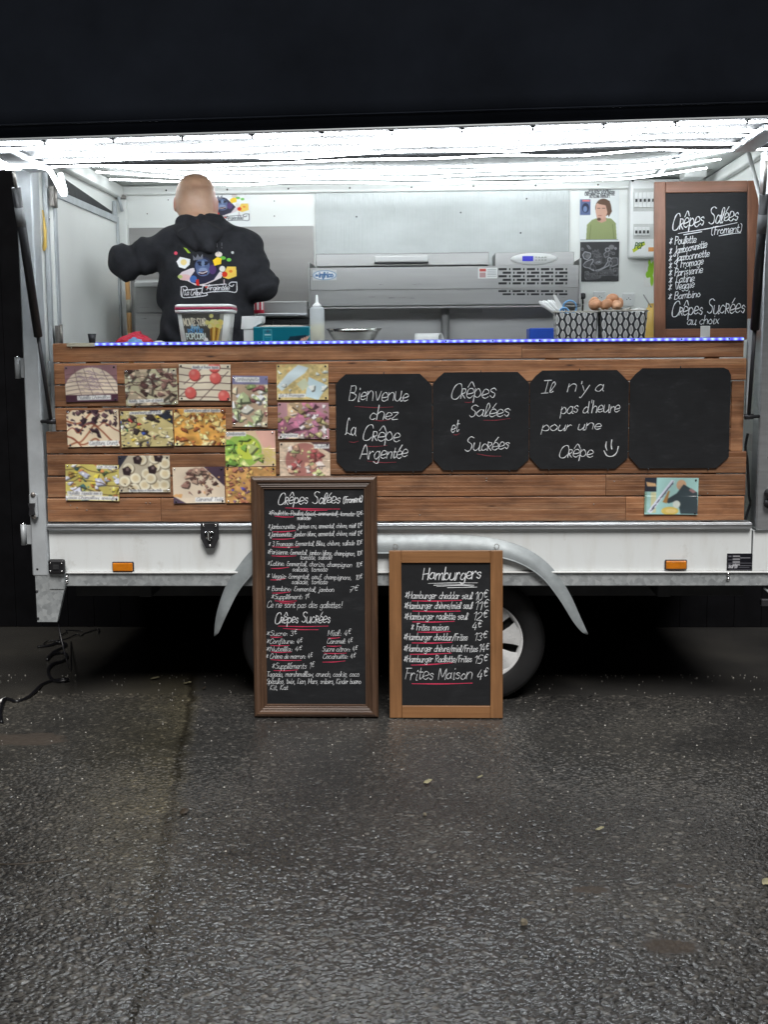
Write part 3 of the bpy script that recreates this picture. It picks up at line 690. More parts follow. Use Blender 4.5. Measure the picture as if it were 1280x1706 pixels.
# wheels
def wheel(px):
    c = at(px, 1067, .2); R0 = c.z-.003-GZ
    g = G(); prof = [(.175, .0), (.185, -.012), (.20, -.018), (.235, -.022), (.268, -.016), (.288, -.004), (R0-.004, .014), (R0, .03), (R0, .14), (R0-.006, .155), (.28, .17), (.2, .175), (.175, .17)]
    g.lathe([(r, y) for r, y in prof], (c.x, .2, c.z), 'Y', 64); w = g.build('wheel', 'black_rubber', T)
    g = G()
    for k in range(72):                              # tread blocks and sidewall ribs
        a = 2*math.pi*k/72; M = Matrix.Translation((c.x, .2, c.z)) @ Matrix.Rotation(-a, 4, 'Y')
        g.box(-.006, .006, .010, .034, R0-.018, R0-.0015, .002, 1, M)
    g.build('tyre_tread', 'black_rubber', w)
    # hubcap: seven flat spokes between dark recesses
    G().lathe([(0, .03), (.165, .03)], (c.x, .2, c.z), 'Y', 40).build('rim_well', 'underside', w)
    g = G(); g.lathe([(.163, .012), (.170, -.006), (.186, -.012), (.190, -.004), (.190, .006)], (c.x, .2, c.z), 'Y', 56)
    g.lathe([(0, -.026), (.022, -.026), (.05, -.024), (.062, -.018), (.064, -.004)], (c.x, .2, c.z), 'Y', 40)
    for k in range(7):
        a = 2*math.pi*k/7+.2; A = []
        for (r, half, yy) in ((.052, .020, -.019), (.10, .030, -.020), (.14, .044, -.016), (.175, .062, -.008)):
            A.append((r, half, yy))
        vs = []
        for r, half, yy in A:
            for s_ in (-1, -.35, .35, 1):
                w_ = a+s_*half/r; vs.append((c.x+r*math.cos(w_), .2+yy+(.0 if abs(s_) < 1 else .008), c.z+r*math.sin(w_)))
        fs = [(i*4+j, i*4+j+1, (i+1)*4+j+1, (i+1)*4+j) for i in range(3) for j in range(3)]
        g.add(vs, fs, True)
    g.build('hubcap', 'hub_silver', w)
mat('hub_silver', (.80, .81, .81), .3, .12, var=.15, vs=18)
for px in (505, 806): wheel(px)
G().tube([(-.45, .45, .30), (-.45, 1.4, .30)], .035, 12).build('axle', 'underside', T)
G().tube([(.40, .45, .30), (.40, 1.4, .30)], .035, 12).build('axle', 'underside', T)
# front jockey hardware just seen at the right edge under the rail
c = at(1279, 985, .05); G().tube([(c.x-.02, .03, c.z+.02), (c.x+.05, .03, c.z-.04)], .006).build('stay_rod', 'dull_aluminium', T)
c = at(1276, 1003, .03); G().box(c.x-.02, c.x+.08, .02, .05, c.z-.02, c.z+.014, .004).build('stay_bracket', 'dark_metal', T)
g = G(); c = at(1279, 822, -.03); g.lathe([(0, -.05), (.02, -.045), (.026, -.02), (.024, 0)], (c.x+.012, -.02, c.z), 'Y', 14); g.lathe([(0, -.03), (.02, -.03), (.022, 0)], (c.x+.008, -.02, c.z-.045), 'Y', 14); g.build('side_lamp', 'black_plastic', T)

# plank cladding on battens
rows = [(569, 563), (605.6, 596), (643, 633), (681, 671), (718, 713), (755.7, 753), (794, 790), (830, 826.6), (866, 865)]
zr = [(at(90, a, -.01).z+at(1239, c, -.01).z)/2 for a, c in rows]
zr[0] = ZT+.008; zr[-1] = ZS+.004
bt = G()
for x in (-1.35, -.7, 0, .7, 1.4): bt.box(x-.03, x+.03, .014, .05, ZS+.005, ZT-.03, .002)
bt = bt.build('batten_frame', 'stained_pine', T)
LEFT = [88, 90, 91, 92, 77, 79, 79, 79]; RIGHT = [1240, 1244, 1218, 1218, 1218, 1244, 1243, 1241]
JOIN = [[870], [268], [690], [200, 930], [560], [268], [1010], [268, 1043]]
def plank(x0, x1, z0, z1, y0=-.012, y1=.012):
    """planed board with shallow ridged face"""
    h = z1-z0; prof = [(y1, z0), (y0+.004, z0), (y0, z0+.004)]
    for k in (.27, .5, .74):
        zc = z0+h*k; prof += [(y0, zc-.0022), (y0+.0005, zc-.0006), (y0+.0005, zc+.0006), (y0, zc+.0022)]
    prof += [(y0, z1-.004), (y0+.004, z1), (y1, z1)]
    n = len(prof); vs = [(x0, y, z) for y, z in prof]+[(x1, y, z) for y, z in prof]
    fs = [(i, (i+1) % n, (i+1) % n+n, i+n) for i in range(n)]+[tuple(range(n))[::-1], tuple(range(n, 2*n))]
    return vs, fs
for k in range(8):
    xs = [LEFT[k]]+JOIN[k]+[RIGHT[k]]; zm = (rows[k][0]+rows[k+1][0])/2
    Xs = [at(px, zm, -.01).x for px in xs]
    for i in range(len(Xs)-1):
        vs, fs = plank(Xs[i]+.0008*(i > 0), Xs[i+1]-.0008, zr[k+1]+rd.uniform(.002, .0042), zr[k]-.0012, -.012+rd.uniform(-.0012, .0012))
        g = G(); g.add(vs, fs); pk = g.build('plank', 'stained_pine', bt)
X0, X1, Z0, Z1 = prect(1218.6, 634, 1240, 752, -.01)
g = G(); g.box(X0+.001, X1, -.010, .012, Z0, Z1-.002, .002); g.build('plank', 'stained_pine', bt)
for (px, py) in ((243, 838), (250, 838), (117, 842), (128, 846), (144, 850), (955, 797), (1024, 802), (811, 797), (811, 801), (990, 840), (700, 858), (1180, 822)):
    q = at(px, py, -.012); G().lathe([(0, -.0012), (.0022, -.001), (.003, 0)], (q.x, -.0125, q.z), 'Y', 8).build('nail', 'hinge_grey', bt)
# counter shelf
G().box(-1.505, 1.535, .014, .40, ZT-.03, ZT, .003).build('counter', 'grey_panel', T)
# inside of the end gap on the right: bar and wire, small sockets
G().box(*[at(1246, 600, .0).x, at(1253, 600, .0).x], -.004, .02, at(1250, 700, 0).z, at(1250, 531, 0).z, .002).build('steel_bar', 'dull_aluminium', T)
X0, X1, Z0, Z1 = prect(1252, 723, 1264, 752, .09)
G().box(X0, X1+.02, .085, .12, Z0, Z1, .004).build('junction_box', 'white_plastic', T)
pts = smooth_path([tuple(at(*q, .06)) for q in ((1247, 722), (1243, 745), (1246, 768), (1248, 800), (1249, 825), (1251, 838), (1247, 852), (1243, 866))], 5)
G().tube(pts, .006, 8).build('wire', 'black_plastic', T)

# hatch, canvas awning, gas struts
HZ = 2.502
mat('hatch_lining', (.02, .0205, .023), .5, .2, var=.12, vs=4)
hatch = G().box(XL-.01, XR+.01, -.76, -.018, HZ, HZ+.034, .003).build('hatch', 'hatch_lining', T)
g = G(); g.box(XL-.012, XR+.012, -.785, -.7615, HZ-.012, HZ+.04, .004); g.build('hatch_edge', 'dull_aluminium', hatch)
for (px, Y) in ((20, -.45), (1276, -.45)):
    c = at(px, 264, Y); g = G(); g.box(c.x-.05, c.x+.045, -.60, -.10, HZ-.030, HZ-.0015, .004); g.build('hatch_bracket', 'aluminium', hatch)
for i in range(13):
    x = -1.55+i*.262; g = G(); g.box(x-.004, x+.004, -.765, -.745, HZ-.028, HZ-.0125, .002); g.box(x-.010, x+.010, -.768, -.757, HZ-.018, HZ-.0125, .001); g.build('cable_clip', 'black_plastic', hatch)
vs = []; NX, NY = 25, 9
for j in range(NY):
    for i in range(NX):
        x = -1.95+3.95*i/(NX-1); t = j/(NY-1); z = HZ-.014+.85*t; y = -.792-.10*t-.006*math.sin(i*1.3+t*2)*math.sin(math.pi*t)
        vs.append((x, y, z))
fs = [(j*NX+i, j*NX+i+1, (j+1)*NX+i+1, (j+1)*NX+i) for j in range(NY-1) for i in range(NX-1)]
g = G(); g.add(vs, fs, True)
aw = empty('canvas_fascia', (0, -.8, HZ), 'dark canvas fascia stretched upright above the hatch edge', 'fascia')
ac = g.build('canvas', 'canvas', aw); so = ac.modifiers.new('thickness', 'SOLIDIFY'); so.thickness = .004
G().tube([(-1.95, -.795, HZ-.012), (2.0, -.795, HZ-.012)], .005, 10).build('bottom_rail', 'dull_aluminium', aw)
G().tube([(-1.95, -.802, HZ+.04), (2.0, -.802, HZ+.04)], .003, 8).build('seam_cord', 'canvas', aw)
G().tube([(-1.95, -.905, HZ+.84), (2.0, -.905, HZ+.84)], .014, 10).build('top_rail', 'dark_metal', aw)
for x in (-1.7, 0.0, 1.75): G().tube([(x, -.885, HZ+.80), (x, -.3, HZ+.05)], .010, 8).build('stay', 'dark_metal', aw)
mat('tag_grey', (.16, .165, .17), .6)
def strut(a, b, k0, k1, lab_):
    a, b = Vector(a), Vector(b); P = lambda t: a+(b-a)*t
    g = G(); g.tube([P(k0), P(k1)], .0185, 14); s = g.build('gas_strut', 'black_plastic', T)
    G().tube([P(k1), P(.985)], .0085, 12).build('strut_rod', 'dark_metal', s)
    G().tube([P(0), P(k0)], .007, 10).build('strut_neck', 'hinge_grey', s)
    G().tube([P(k0+.07), P(k0+.14)], .0192, 14).build('strut_sticker', 'tag_grey', s)
    g = G(); g.lathe([(0, -.02), (.012, -.018), (.012, .02), (0, .022)], P(.99), 'X', 12); g.tube([P(.99), P(.99)+Vector((-.05 if a.x < 0 else .05, .02, 0))], .008, 8); g.build('strut_joint', 'dark_metal', s)
strut(at(22, 285, -.45), at(85, 706, -.035), .06, .63, 'l')
strut(at(1278, 268, -.42), at(1248, 698, -.035), .12, .63, 'r')
# thin white strut and inner strut on the right
g = G(); g.tube([tuple(at(1245, 243, .3)), tuple(at(1268, 330, .09)), tuple(at(1270, 520, .09))], .010, 8); g.build('cable_duct', 'white_plastic', T)
g = G(); g.tube([tuple(at(1142, 246, .5)), tuple(at(1097, 290, 1.2))], .012, 8); g.build('ceiling_strut', 'aluminium', T)
# box and lamp housing in the right ceiling corner
X0, X1, Z0, Z1 = prect(1139, 281, 1176, 297, 1.2)
g = G(); g.box(X0, X1, 1.15, 1.3, Z0, Z1, .01, 2); vb = g.build('vent_box', 'white_plastic', T)
G().box(X0-.01, X1+.03, 1.15, 1.34, Z1+.001, ZC-.001, .004).build('vent_base', 'hinge_grey', vb)

# left end door
dx = XL+.072
DY0, DY1 = .15, 1.36
dr = G().box(dx+.004, dx+.030, DY0+.02, DY1-.02, .72, 2.40, .004).build('door', 'inner_white', T)
g = G(); g.box(dx+.031, dx+.040, DY0+.02, DY0+.055, .72, 2.40, .002); g.box(dx+.031, dx+.040, DY1-.055, DY1-.02, .72, 2.40, .002); g.box(dx+.031, dx+.040, DY0+.056, DY1-.056, 2.365, 2.40, .002); g.build('door_trim', 'dull_aluminium', dr)
g = G(); g.add([(dx+.003, DY0+.05, 2.50), (dx+.003, DY1-.02, 2.43), (dx+.003, DY1-.02, 2.402), (dx+.003, DY0+.05, 2.402)], [(0, 1, 2, 3)]); gp = g.build('door_gap', 'underside', dr)
so = gp.modifiers.new('thickness', 'SOLIDIFY'); so.thickness = .004
for z in (2.36, 1.74):
    g = G(); g.box(dx+.032, dx+.05, DY0-.03, DY0+.03, z-.045, z+.045, .003); g.tube([(dx+.052, DY0, z-.05), (dx+.052, DY0, z+.05)], .008, 8); g.build('hinge', 'hinge_grey', dr)
for (dy, z) in ((1.19, 2.18), (1.16, 2.15), (1.20, 2.11)):
    G().lathe([(0, .004), (.012, .004), (.013, 0)], (dx+.031, dy, z), 'X', 12).build('screw_cap', 'hinge_grey', dr)
for y0, y1 in ((DY0-.03, DY0), (DY1, DY1+.03)):
    G().box(dx+.001, dx+.02, y0, y1, .66, 2.49, .003).build('door_jamb', 'dull_aluminium', T)
G().box(dx+.001, dx+.055, YB-.06, YB-.003, .66, ZC-.08, .004).build('corner_trim', 'inner_white', T)
c0, c1 = at(193, 312, 1.40), at(203, 352, 1.40)
G().tube([tuple(c0), tuple(c1)], .009, 6).build('corner_brace', 'dull_aluminium', T)
c = at(83, 622, .06); G().tube([(c.x, .05, c.z-.055), (c.x, .05, c.z+.055)], .005, 8).build('grab_rod', 'dull_aluminium', T)

# ================================================================== rope lights
def rope(name, pts, m, r, **kw):
    g = G(); n = 6; g.tube(pts, r, n, True)
    L = [0.0]
    for a, b_ in zip(pts[:-1], pts[1:]): L.append(L[-1]+float(np.linalg.norm(np.array(a)-np.array(b_))))
    g.attr = [l for l in L for _ in range(n)]
    return g.build(name, m, None, fix=False, **kw)
rr = random.Random(11)
names = ['first, at the very edge of the hatch', 'second from the edge of the hatch', 'third from the edge of the hatch', 'fourth from the edge of the hatch', 'fifth, innermost under the hatch beside the hinge']
for i in range(5):
    y0 = -.735+i*.150; pts = []; K = 11; wob = 0
    for k in range(K+1):
        x = -1.64+3.33*k/K
        wob = .4*wob+rr.uniform(-.036, .036) if i not in (0,) else rr.uniform(-.004, .004)
        sag = (.012 if i else .004)*abs(math.sin(k*1.15+i*2.1))*(.4+.6*rr.random())
        pts.append((x, y0+wob, HZ-.016-sag))
    rope('rope_light', smooth_path(pts, 6), 'rope_led', .0030, label='glowing white rope light, '+names[i], cat='rope light', group='rope lights under the hatch')
nm = ['nearest the front, on the ceiling inside', 'middle one of the three on the ceiling inside', 'hindmost, along the top of the back wall']
for i in range(3):
    y0 = .86+i*.215; pts = []; K = 10; wob = 0
    for k in range(K+1):
        x = -1.50+3.05*k/K
        wob = .4*wob+rr.uniform(-.05, .05); e = max(0, (1-k/1.6))*.34*(1-i*.15)+max(0, (k-K+2)/2)**2*.45*(1-i*.12)
        pts.append((x, min(YB-.06, y0+wob-e), ZC-.022-.008*abs(math.sin(k*1.3+i))))
    rope('rope_light', smooth_path(pts, 6), 'rope_led_inner', .0040, label='glowing white rope light, '+nm[i], cat='rope light', group='rope lights on the ceiling')
# bent light tube hanging at the top left
pts = smooth_path([tuple(at(*q)) for q in ((-20, 262, -.3), (40, 258, -.3), (72, 262, -.3), (82, 268, -.3), (93, 287, -.3), (103, 305, -.28), (107, 305, -.25), (104, 290, -.2), (99, 272, -.2))], 5)
rope('lamp_loop', pts, 'lamp_tube', .011, label='bent white light tube drooping below the hatch at top left', cat='light tube')
# blue strip on the counter edge
xa, xb = at(158, 568, -.02).x, at(1240, 564, -.02).x
pts = [(xa+(xb-xa)*k/30, -.020, ZT+.002) for k in range(31)]
g = G(); g.box(xa, xb, -.0195, -.0125, ZT-.006, ZT+.010, .001)
st = g.build('light_strip', 'strip_backing', None, label='blue and white light strip along the counter front edge', cat='light strip')
g = G(); n = 6; g.tube(pts, .0055, n, True)
L = [i*(xb-xa)/30 for i in range(31)]; g.attr = [l for l in L for _ in range(n)]; g.build('glowing_band', 'strip_led', st, fix=False)
for k in range(15):
    x = xa+.12+k*.205; G().box(x-.004, x+.004, -.0275, -.0258, ZT-.001, ZT+.006, .0005).build('solder_joint', 'black_plastic', st)
X0, X1, Z0, Z1 = prect(110, 567, 157, 573, -.02)
g = G(); g.box(X0, X1, -.018, -.0135, ZT-.008, ZT+.008, .001); g.box(X0+.018, X0+.022, -.018, -.0135, ZT-.016, ZT-.009, .001)
g.build('edge_profile', 'yellow_trim', T) if mat('yellow_trim', (.62, .58, .44), .5) else None

# ================================================================== photo cards pinned to the planks
R_ = np.random.RandomState
def caption(cv, t, x0, y0, x1, y1):
    cv.rect(x0, y0, x1, y1, (232, 232, 228)); cv.text(t, x0+.02, x1-.02, y1-.25*(y1-y0), (y1-y0)*.42, (95, 95, 105), .006, .3)
def squiggles(cv, rd, n, col, w, amp=.2):
    for i in range(n):
        y = rd.rand(); x = 0; pts = [(-.02, y)]
        while x < 1: x += .1+.1*rd.rand(); y += (rd.rand()-.5)*amp; pts.append((x, y))
        cv.line(pts, w, col)
def c_choc(cv, rd):
    cv.im[:] = (150, 105, 112); cv.rect(0, .8, 1, 1, (70, 38, 52)); cv.ell(.5, .92, .56, .86, (235, 215, 190)); cv.rect(0, .8, 1, 1, (74, 40, 56))
    for k in range(6): cv.line([(.02, .25+k*.11), (.3, .2+k*.11), (.6, .27+k*.1), (1, .3+k*.1)], .009, (92, 62, 60))
    for k in range(4): cv.line([(.2+k*.17, .1), (.24+k*.2, .5), (.3+k*.22, .8)], .007, (92, 62, 60))
    for k in range(60): x = .5+rd.randn()*.13; y = .42+rd.randn()*.2; cv.line([(x-.04, y), (x, y-.02), (x+.04, y+.01)], .01, (165, 135, 150))
    cv.rect(0, .81, 1, 1, (74, 40, 56)); caption(cv, 'Nutella Chamallow', .22, .82, .86, .95)
def c_banoffee(cv, rd):
    cv.im[:] = (196, 190, 150); cv.chunks(rd, 26, [(214, 214, 188), (190, 170, 140)], .09); cv.chunks(rd, 55, [(95, 62, 58), (140, 100, 90), (70, 45, 42), (205, 190, 170)], .045, (0, 0, 1, .75)); squiggles(cv, rd, 6, (85, 55, 50), .012)
    caption(cv, 'Nutella, Twix, Lion et Crunch', .04, .82, .72, .92)
def c_cherry(cv, rd):
    cv.im[:] = (232, 218, 190)
    for k in range(5): cv.line([(-.02, .08+k*.2), (.3, .14+k*.19), (.6, .10+k*.2), (1.02, .13+k*.2)], .014, (78, 48, 44))
    for a in ((0, .9, .5, .3), (.4, 1, .95, .2), (.1, .55, .5, .05)): cv.line([(a[0], a[1]), (a[2], a[3])], .013, (78, 48, 44))
    for (x, y) in ((.30, .29), (.70, .37), (.22, .78), (.86, .86), (.68, .06)):
        cv.ell(x+.01, y+.03, .11, .155, (165, 55, 50)); cv.ell(x, y, .105, .15, (236, 92, 84)); cv.ell(x-.03, y-.05, .04, .05, (250, 140, 128), soft=4)
    caption(cv, 'Nutella et Fraises tagada', .25, .05, .78, .14)
def c_ham(cv, rd):
    cv.im[:] = (190, 160, 130); cv.chunks(rd, 45, [(200, 205, 160), (150, 170, 105), (222, 220, 205), (150, 80, 85), (226, 206, 170)], .09); cv.chunks(rd, 14, [(215, 215, 225), (190, 205, 150)], .12, (.1, .4, 1, 1)); cv.rect(0, 0, 1, .17, (120, 118, 160)); caption(cv, 'Jambocrunette', .08, .03, .76, .13)
def c_cheese(cv, rd):
    cv.im[:] = (214, 188, 118); cv.noise(.3, 24, rd); cv.chunks(rd, 30, [(205, 160, 95), (230, 205, 140)], .03, shade=False)
    cv.poly([(0, .62), (.22, .25), (.42, .02), (.62, .1), (.55, .25), (.3, .5), (.1, .75)], (205, 222, 226)); cv.poly([(.55, .9), (.62, .35), (.98, .6), (.8, 1)], (196, 222, 230)); cv.poly([(.38, .55), (.55, .38), (.62, .6), (.5, .75)], (206, 212, 176))
    cv.chunks(rd, 8, [(215, 222, 214)], .05); caption(cv, 'La 3 Fromages', .03, .82, .55, .93)
def c_crunch(cv, rd):
    cv.im[:] = (236, 214, 178); squiggles(cv, rd, 4, (170, 95, 62), .03, .5); cv.chunks(rd, 42, [(74, 46, 58), (110, 76, 84), (60, 40, 50)], .04, (0, 0, 1, .42)); cv.chunks(rd, 8, [(66, 44, 54)], .045, (.1, .5, .7, .7)); squiggles(cv, rd, 2, (150, 75, 55), .02, .4); caption(cv, 'Confiture, Crunch', .40, .84, .98, .98)
def c_mm(cv, rd):
    cv.im[:] = (206, 188, 120); cv.poly([(.55, 0), (1, 0), (1, .4)], (40, 46, 62)); cv.chunks(rd, 60, [(60, 48, 46), (90, 70, 62), (186, 170, 110), (222, 206, 150)], .05)
    cv.chunks(rd, 18, [(60, 90, 190), (60, 140, 90), (225, 190, 60), (190, 70, 60)], .03); cv.chunks(rd, 12, [(236, 232, 226)], .03); caption(cv, 'Caramel beurre salé et M&Ms', .18, .03, .8, .11)
def c_caramel(cv, rd):
    cv.im[:] = (226, 160, 66); cv.noise(.5, 12, rd); cv.chunks(rd, 80, [(150, 78, 40), (240, 205, 120), (190, 105, 50), (250, 220, 150)], .045); caption(cv, 'Caramel beurre salé et Speculos', .2, .02, .9, .10)
def c_salad(cv, rd):
    cv.im[:] = (222, 190, 150); cv.poly([(.6, 0), (1, 0), (1, .5), (.75, .45)], (226, 168, 150)); cv.ell(.36, .55, .36, .46, (150, 190, 70)); cv.ell(.45, .5, .22, .3, (196, 214, 60)); cv.chunks(rd, 22, [(140, 185, 70), (190, 214, 90), (110, 160, 60), (206, 224, 130)], .09, (.02, .2, .68, .95))
    for k in range(26): x = .7+.28*rd.rand(); y = .5+.45*rd.rand(); cv.line([(x-.06, y), (x, y+.04*rd.randn()), (x+.07, y+.05*rd.randn())], .02, (220, 196, 110))
    caption(cv, 'Jambonnette', .03, .03, .42, .15)
def c_paris(cv, rd):
    cv.im[:] = (196, 140, 150); cv.chunks(rd, 14, [(190, 110, 140), (205, 170, 130)], .14); cv.chunks(rd, 48, [(222, 206, 196), (205, 196, 130), (190, 120, 150), (160, 140, 90), (236, 226, 226)], .05); caption(cv, 'Parisienne', .05, .85, .4, .96)
def c_poul(cv, rd):
    cv.im[:] = (214, 188, 160); cv.noise(.25, 30, rd); cv.poly([(.6, 0), (1, 0), (1, .3)], (92, 62, 66)); cv.ell(.48, .5, .36, .48, (176, 110, 100)); cv.chunks(rd, 55, [(190, 90, 90), (226, 206, 196), (150, 70, 70), (205, 160, 130), (190, 196, 130)], .045, (.18, .1, .8, .92)); caption(cv, 'Poulette', .68, .06, .98, .18)
def c_total(cv, rd):
    cv.im[:] = (206, 190, 90); cv.chunks(rd, 50, [(220, 196, 60), (90, 120, 70), (225, 205, 120), (170, 130, 60), (60, 110, 110), (226, 130, 70)], .05); cv.chunks(rd, 12, [(228, 228, 240), (206, 210, 236)], .06); squiggles(cv, rd, 3, (90, 66, 46), .014)
    caption(cv, 'La TOTAL', .58, .02, .97, .12); caption(cv, 'Nutella Tagada mm s', .03, .74, .68, .86); caption(cv, 'coco Chamallow, speculos', .03, .87, .98, .98)
def c_banana(cv, rd):
    cv.im[:] = (188, 176, 150); cv.poly([(0, 0), (.2, 0), (0, .4)], (46, 46, 60))
    for (x, y) in ((.12, .7), (.33, .62), (.5, .8), (.3, .9), (.72, .8), (.88, .8), (.55, .5), (.7, .3), (.9, .5), (.45, .12), (.7, .08), (.9, .22), (.2, .35), (.62, .62)):
        cv.ell(x+.015, y+.02, .11, .15, (130, 116, 90)); cv.ell(x, y, .105, .14, (232, 224, 196)); cv.ell(x, y, .06, .08, (216, 196, 150), soft=4)
    for (x, y) in ((.17, .42), (.38, .12), (.66, .38), (.78, .06)): cv.poly([(x-.09, y-.06), (x+.02, y-.13), (x+.09, y-.02), (x+.05, y+.13), (x-.07, y+.1)], (48, 34, 36)); cv.poly([(x-.02, y-.08), (x+.04, y-.08), (x+.03, y), (x-.02, y)], (120, 100, 96))
    cv.chunks(rd, 14, [(90, 70, 50)], .02, (0, .75, .3, 1)); caption(cv, 'Nutella, Banane et Chamallow Kinder', .2, .92, .85, .985)
def c_twix(cv, rd):
    cv.im[:] = (226, 206, 178); cv.poly([(.6, 0), (1, 0), (1, .55)], (72, 52, 70)); cv.poly([(0, .8), (.25, 1), (0, 1)], (80, 62, 82)); cv.chunks(rd, 10, [(205, 150, 90)], .04, shade=False); cv.chunks(rd, 34, [(120, 80, 70), (92, 60, 54), (196, 160, 136), (150, 110, 96)], .055, (.22, .05, .78, .75)); caption(cv, 'Caramel Twix', .42, .84, .97, .97)
def c_mix(cv, rd):
    cv.im[:] = (206, 150, 80); cv.noise(.4, 14, rd); cv.chunks(rd, 110, [(150, 86, 60), (226, 180, 90), (180, 110, 80), (120, 84, 110), (236, 200, 130)], .035); cv.chunks(rd, 6, [(90, 80, 190), (200, 50, 60)], .03); caption(cv, 'Nutella', .75, .86, .99, .98)
def c_event(cv, rd):
    cv.im[:] = (150, 200, 196); cv.rect(0, 0, .22, .38, (40, 44, 56)); cv.poly([(.02, .12), (.2, .16), (.22, .24), (.05, .24)], (206, 160, 110)); cv.rect(.12, .4, .22, .95, (196, 196, 150)); cv.rect(0, .4, .04, .95, (120, 160, 140))
    cv.ell(.68, .2, .09, .14, (206, 160, 120)); cv.ell(.66, .27, .05, .06, (190, 150, 120)); cv.poly([(.72, .18), (.98, .4), (1, .98), (.68, .98), (.62, .62), (.45, .7), (.38, .62), (.6, .42)], (52, 66, 72)); cv.poly([(.86, .28), (.96, .38), (.9, .42), (.82, .34)], (150, 110, 110))
    cv.poly([(.34, .66), (.44, .36), (.47, .36), (.42, .7)], (170, 120, 60)); cv.ell(.48, .9, .16, .11, (222, 190, 80)); cv.ell(.5, .9, .1, .06, (236, 206, 120)); cv.ell(.6, .72, .07, .1, (206, 216, 206))
    cv.poly([(.06, .92), (.5, .06), (.56, .10), (.13, .97)], (205, 214, 232))
    S, adv = write('Pour vos événements...', .1, 2)
    for stt in S:
        cv.line([(.115+.42*a/adv+.028*b/5, .90-.80*a/adv+.0-.022*b/5) for a, b in stt], .010, (60, 62, 80)) if len(stt) > 1 else None
CARDS = [(108, 609, 195, 669, c_choc, 'card showing a pale half-moon crêpe under thin chocolate lines', .02), (208, 615, 295, 675, c_banoffee, 'card of a crêpe with chocolate flakes, between two cards of the top row', .03), (298, 607, 384, 667, c_cherry, 'card of a striped crêpe with red round sweets', -.015),
 (387, 626, 446, 711, c_ham, 'upright card of a salad and cured ham crêpe', -.02), (461, 607, 547, 666, c_cheese, 'card of pale blue cheese slices on a crêpe, top right of the cards', .0),
 (111, 683, 198, 744, c_crunch, 'card of a crêpe with red jam lines and dark chocolate clusters', .015), (201, 684, 288, 744, c_mm, 'card of a crêpe with blue sweets and dark biscuit bits', .02), (290, 681, 376, 742, c_caramel, 'card of an orange caramel crêpe with crumbled biscuit', .0),
 (375, 718, 459, 777, c_salad, 'card with a bright green lettuce leaf', .01), (463, 671, 548, 731, c_paris, 'card of pink ham and mushrooms, under the cheese card', -.005), (466, 737, 550, 797, c_poul, 'card of a chicken crêpe half hidden by the tall menu board', .0),
 (109, 774, 198, 834, c_total, 'card of a yellow crêpe with mixed sweets, lowest at the left', -.02), (197, 759, 283, 820, c_banana, 'card of banana rounds with dark chocolate cubes', .0), (288, 778, 374, 838, c_twix, 'card of a folded crêpe with broken chocolate bars', .01), (376, 778, 460, 838, c_mix, 'card of a crumbly orange topping, cut off by the tall menu board', .0),
 (1075, 796, 1164, 857, c_event, 'card of a bald cook at work, alone at the lower right', -.01)]
rc = random.Random(3)
for i, (x0, y0, x1, y1, fn, lab, rot) in enumerate(CARDS):
    X0, X1, Z0, Z1 = prect(x0, y0, x1, y1, -.018); w_, h_ = X1-X0, Z1-Z0
    cv = Cv(96 if w_ > h_ else 68, 68 if w_ > h_ else 96); rd_ = R_(40+i); fn(cv, rd_); cv.noise(.18, 5, rd_); im_ = np.pad(cv.im, ((1, 1), (1, 1), (0, 0)), 'edge'); bl = sum(im_[a:a+cv.h, c:c+cv.w] for a in range(3) for c in range(3))/9; cv.im = .45*cv.im+.55*bl; cv.im = cv.im*.84+.16*cv.im.mean(2, keepdims=True)+10
    cxx, czz = (X0+X1)/2, (Z0+Z1)/2; c_, s_ = math.cos(rot), math.sin(rot); bow = rc.uniform(.001, .004); tl = rc.uniform(-1, 1)
    def P(u, v):
        a, b_ = (u-.5)*w_, (.5-v)*h_
        lift = bow*(abs(u-.5)*2)**2*(1 if v > .5 else .4)+.003*max(0, v-.85)*6*(.5+.5*tl*(u-.5)*2)
        return Vector((cxx+a*c_-b_*s_, -.0165-lift, czz+a*s_+b_*c_))
    o = print_mesh('photo_card', cv, P, 'photo_print', None, .0008, label='laminated '+lab, cat='photo card', group='photo cards on the planks')
    for (u, v) in ((.04, .05), (.95, .06), (.05, .95), (.95, .95)):
        if rc.random() < .25: continue
        q = P(u, v); G().lathe([(0, -.004), (.0035, -.003), (.0045, 0)], (q.x, q.y-.0005, q.z), 'Y', 8).build('pin', 'dark_metal' if rc.random() < .7 else 'chrome', o)

# ================================================================== four black boards with clipped corners
def flat_map(Y):
    def f(px, py):
        return at(px, py, Y), (0, -1, 0)
    return f
OCT = [(560, 623, 720.5, 785, 17, 20), (721.5, 620, 882, 783, 19, 19), (883, 617, 1048, 781, 20, 20), (1049.5, 613, 1217, 780, 20, 12)]
LAB = ['black board reading Bienvenue chez La Crêpe Argentée', 'black board reading Crêpes Salées et Sucrées', 'black board with the smiley face, reading Il n\'y a pas d\'heure', 'blank black board, rightmost of the four on the planks']
BY = -.022
BT = [[('Bienvenue', 582, 681, 667, 14, 667), ('chez', 616, 664, 698, 12, 699), ('La', 575, 594, 725, 14, 727), ('Cřêpe', 604, 668, 733, 13, 735), ('Argentée', 600, 680, 764, 12, 762)],
      [('Cřêpes', 752, 829, 664, 15, 662), ('Salées', 782, 852, 694, 12, 693), ('et', 752, 766, 720, 11, 718), ('Sucřées', 775, 850, 751, 12, 748)],
      [("Il  n'y a", 903, 1008, 655, 11.5, 652), ("pas d'heure", 935, 1034, 689, 11, 686), ('pour une', 903, 1003, 718, 10, 715), ('Cřêpe', 932, 990, 762, 12, 761)], []]
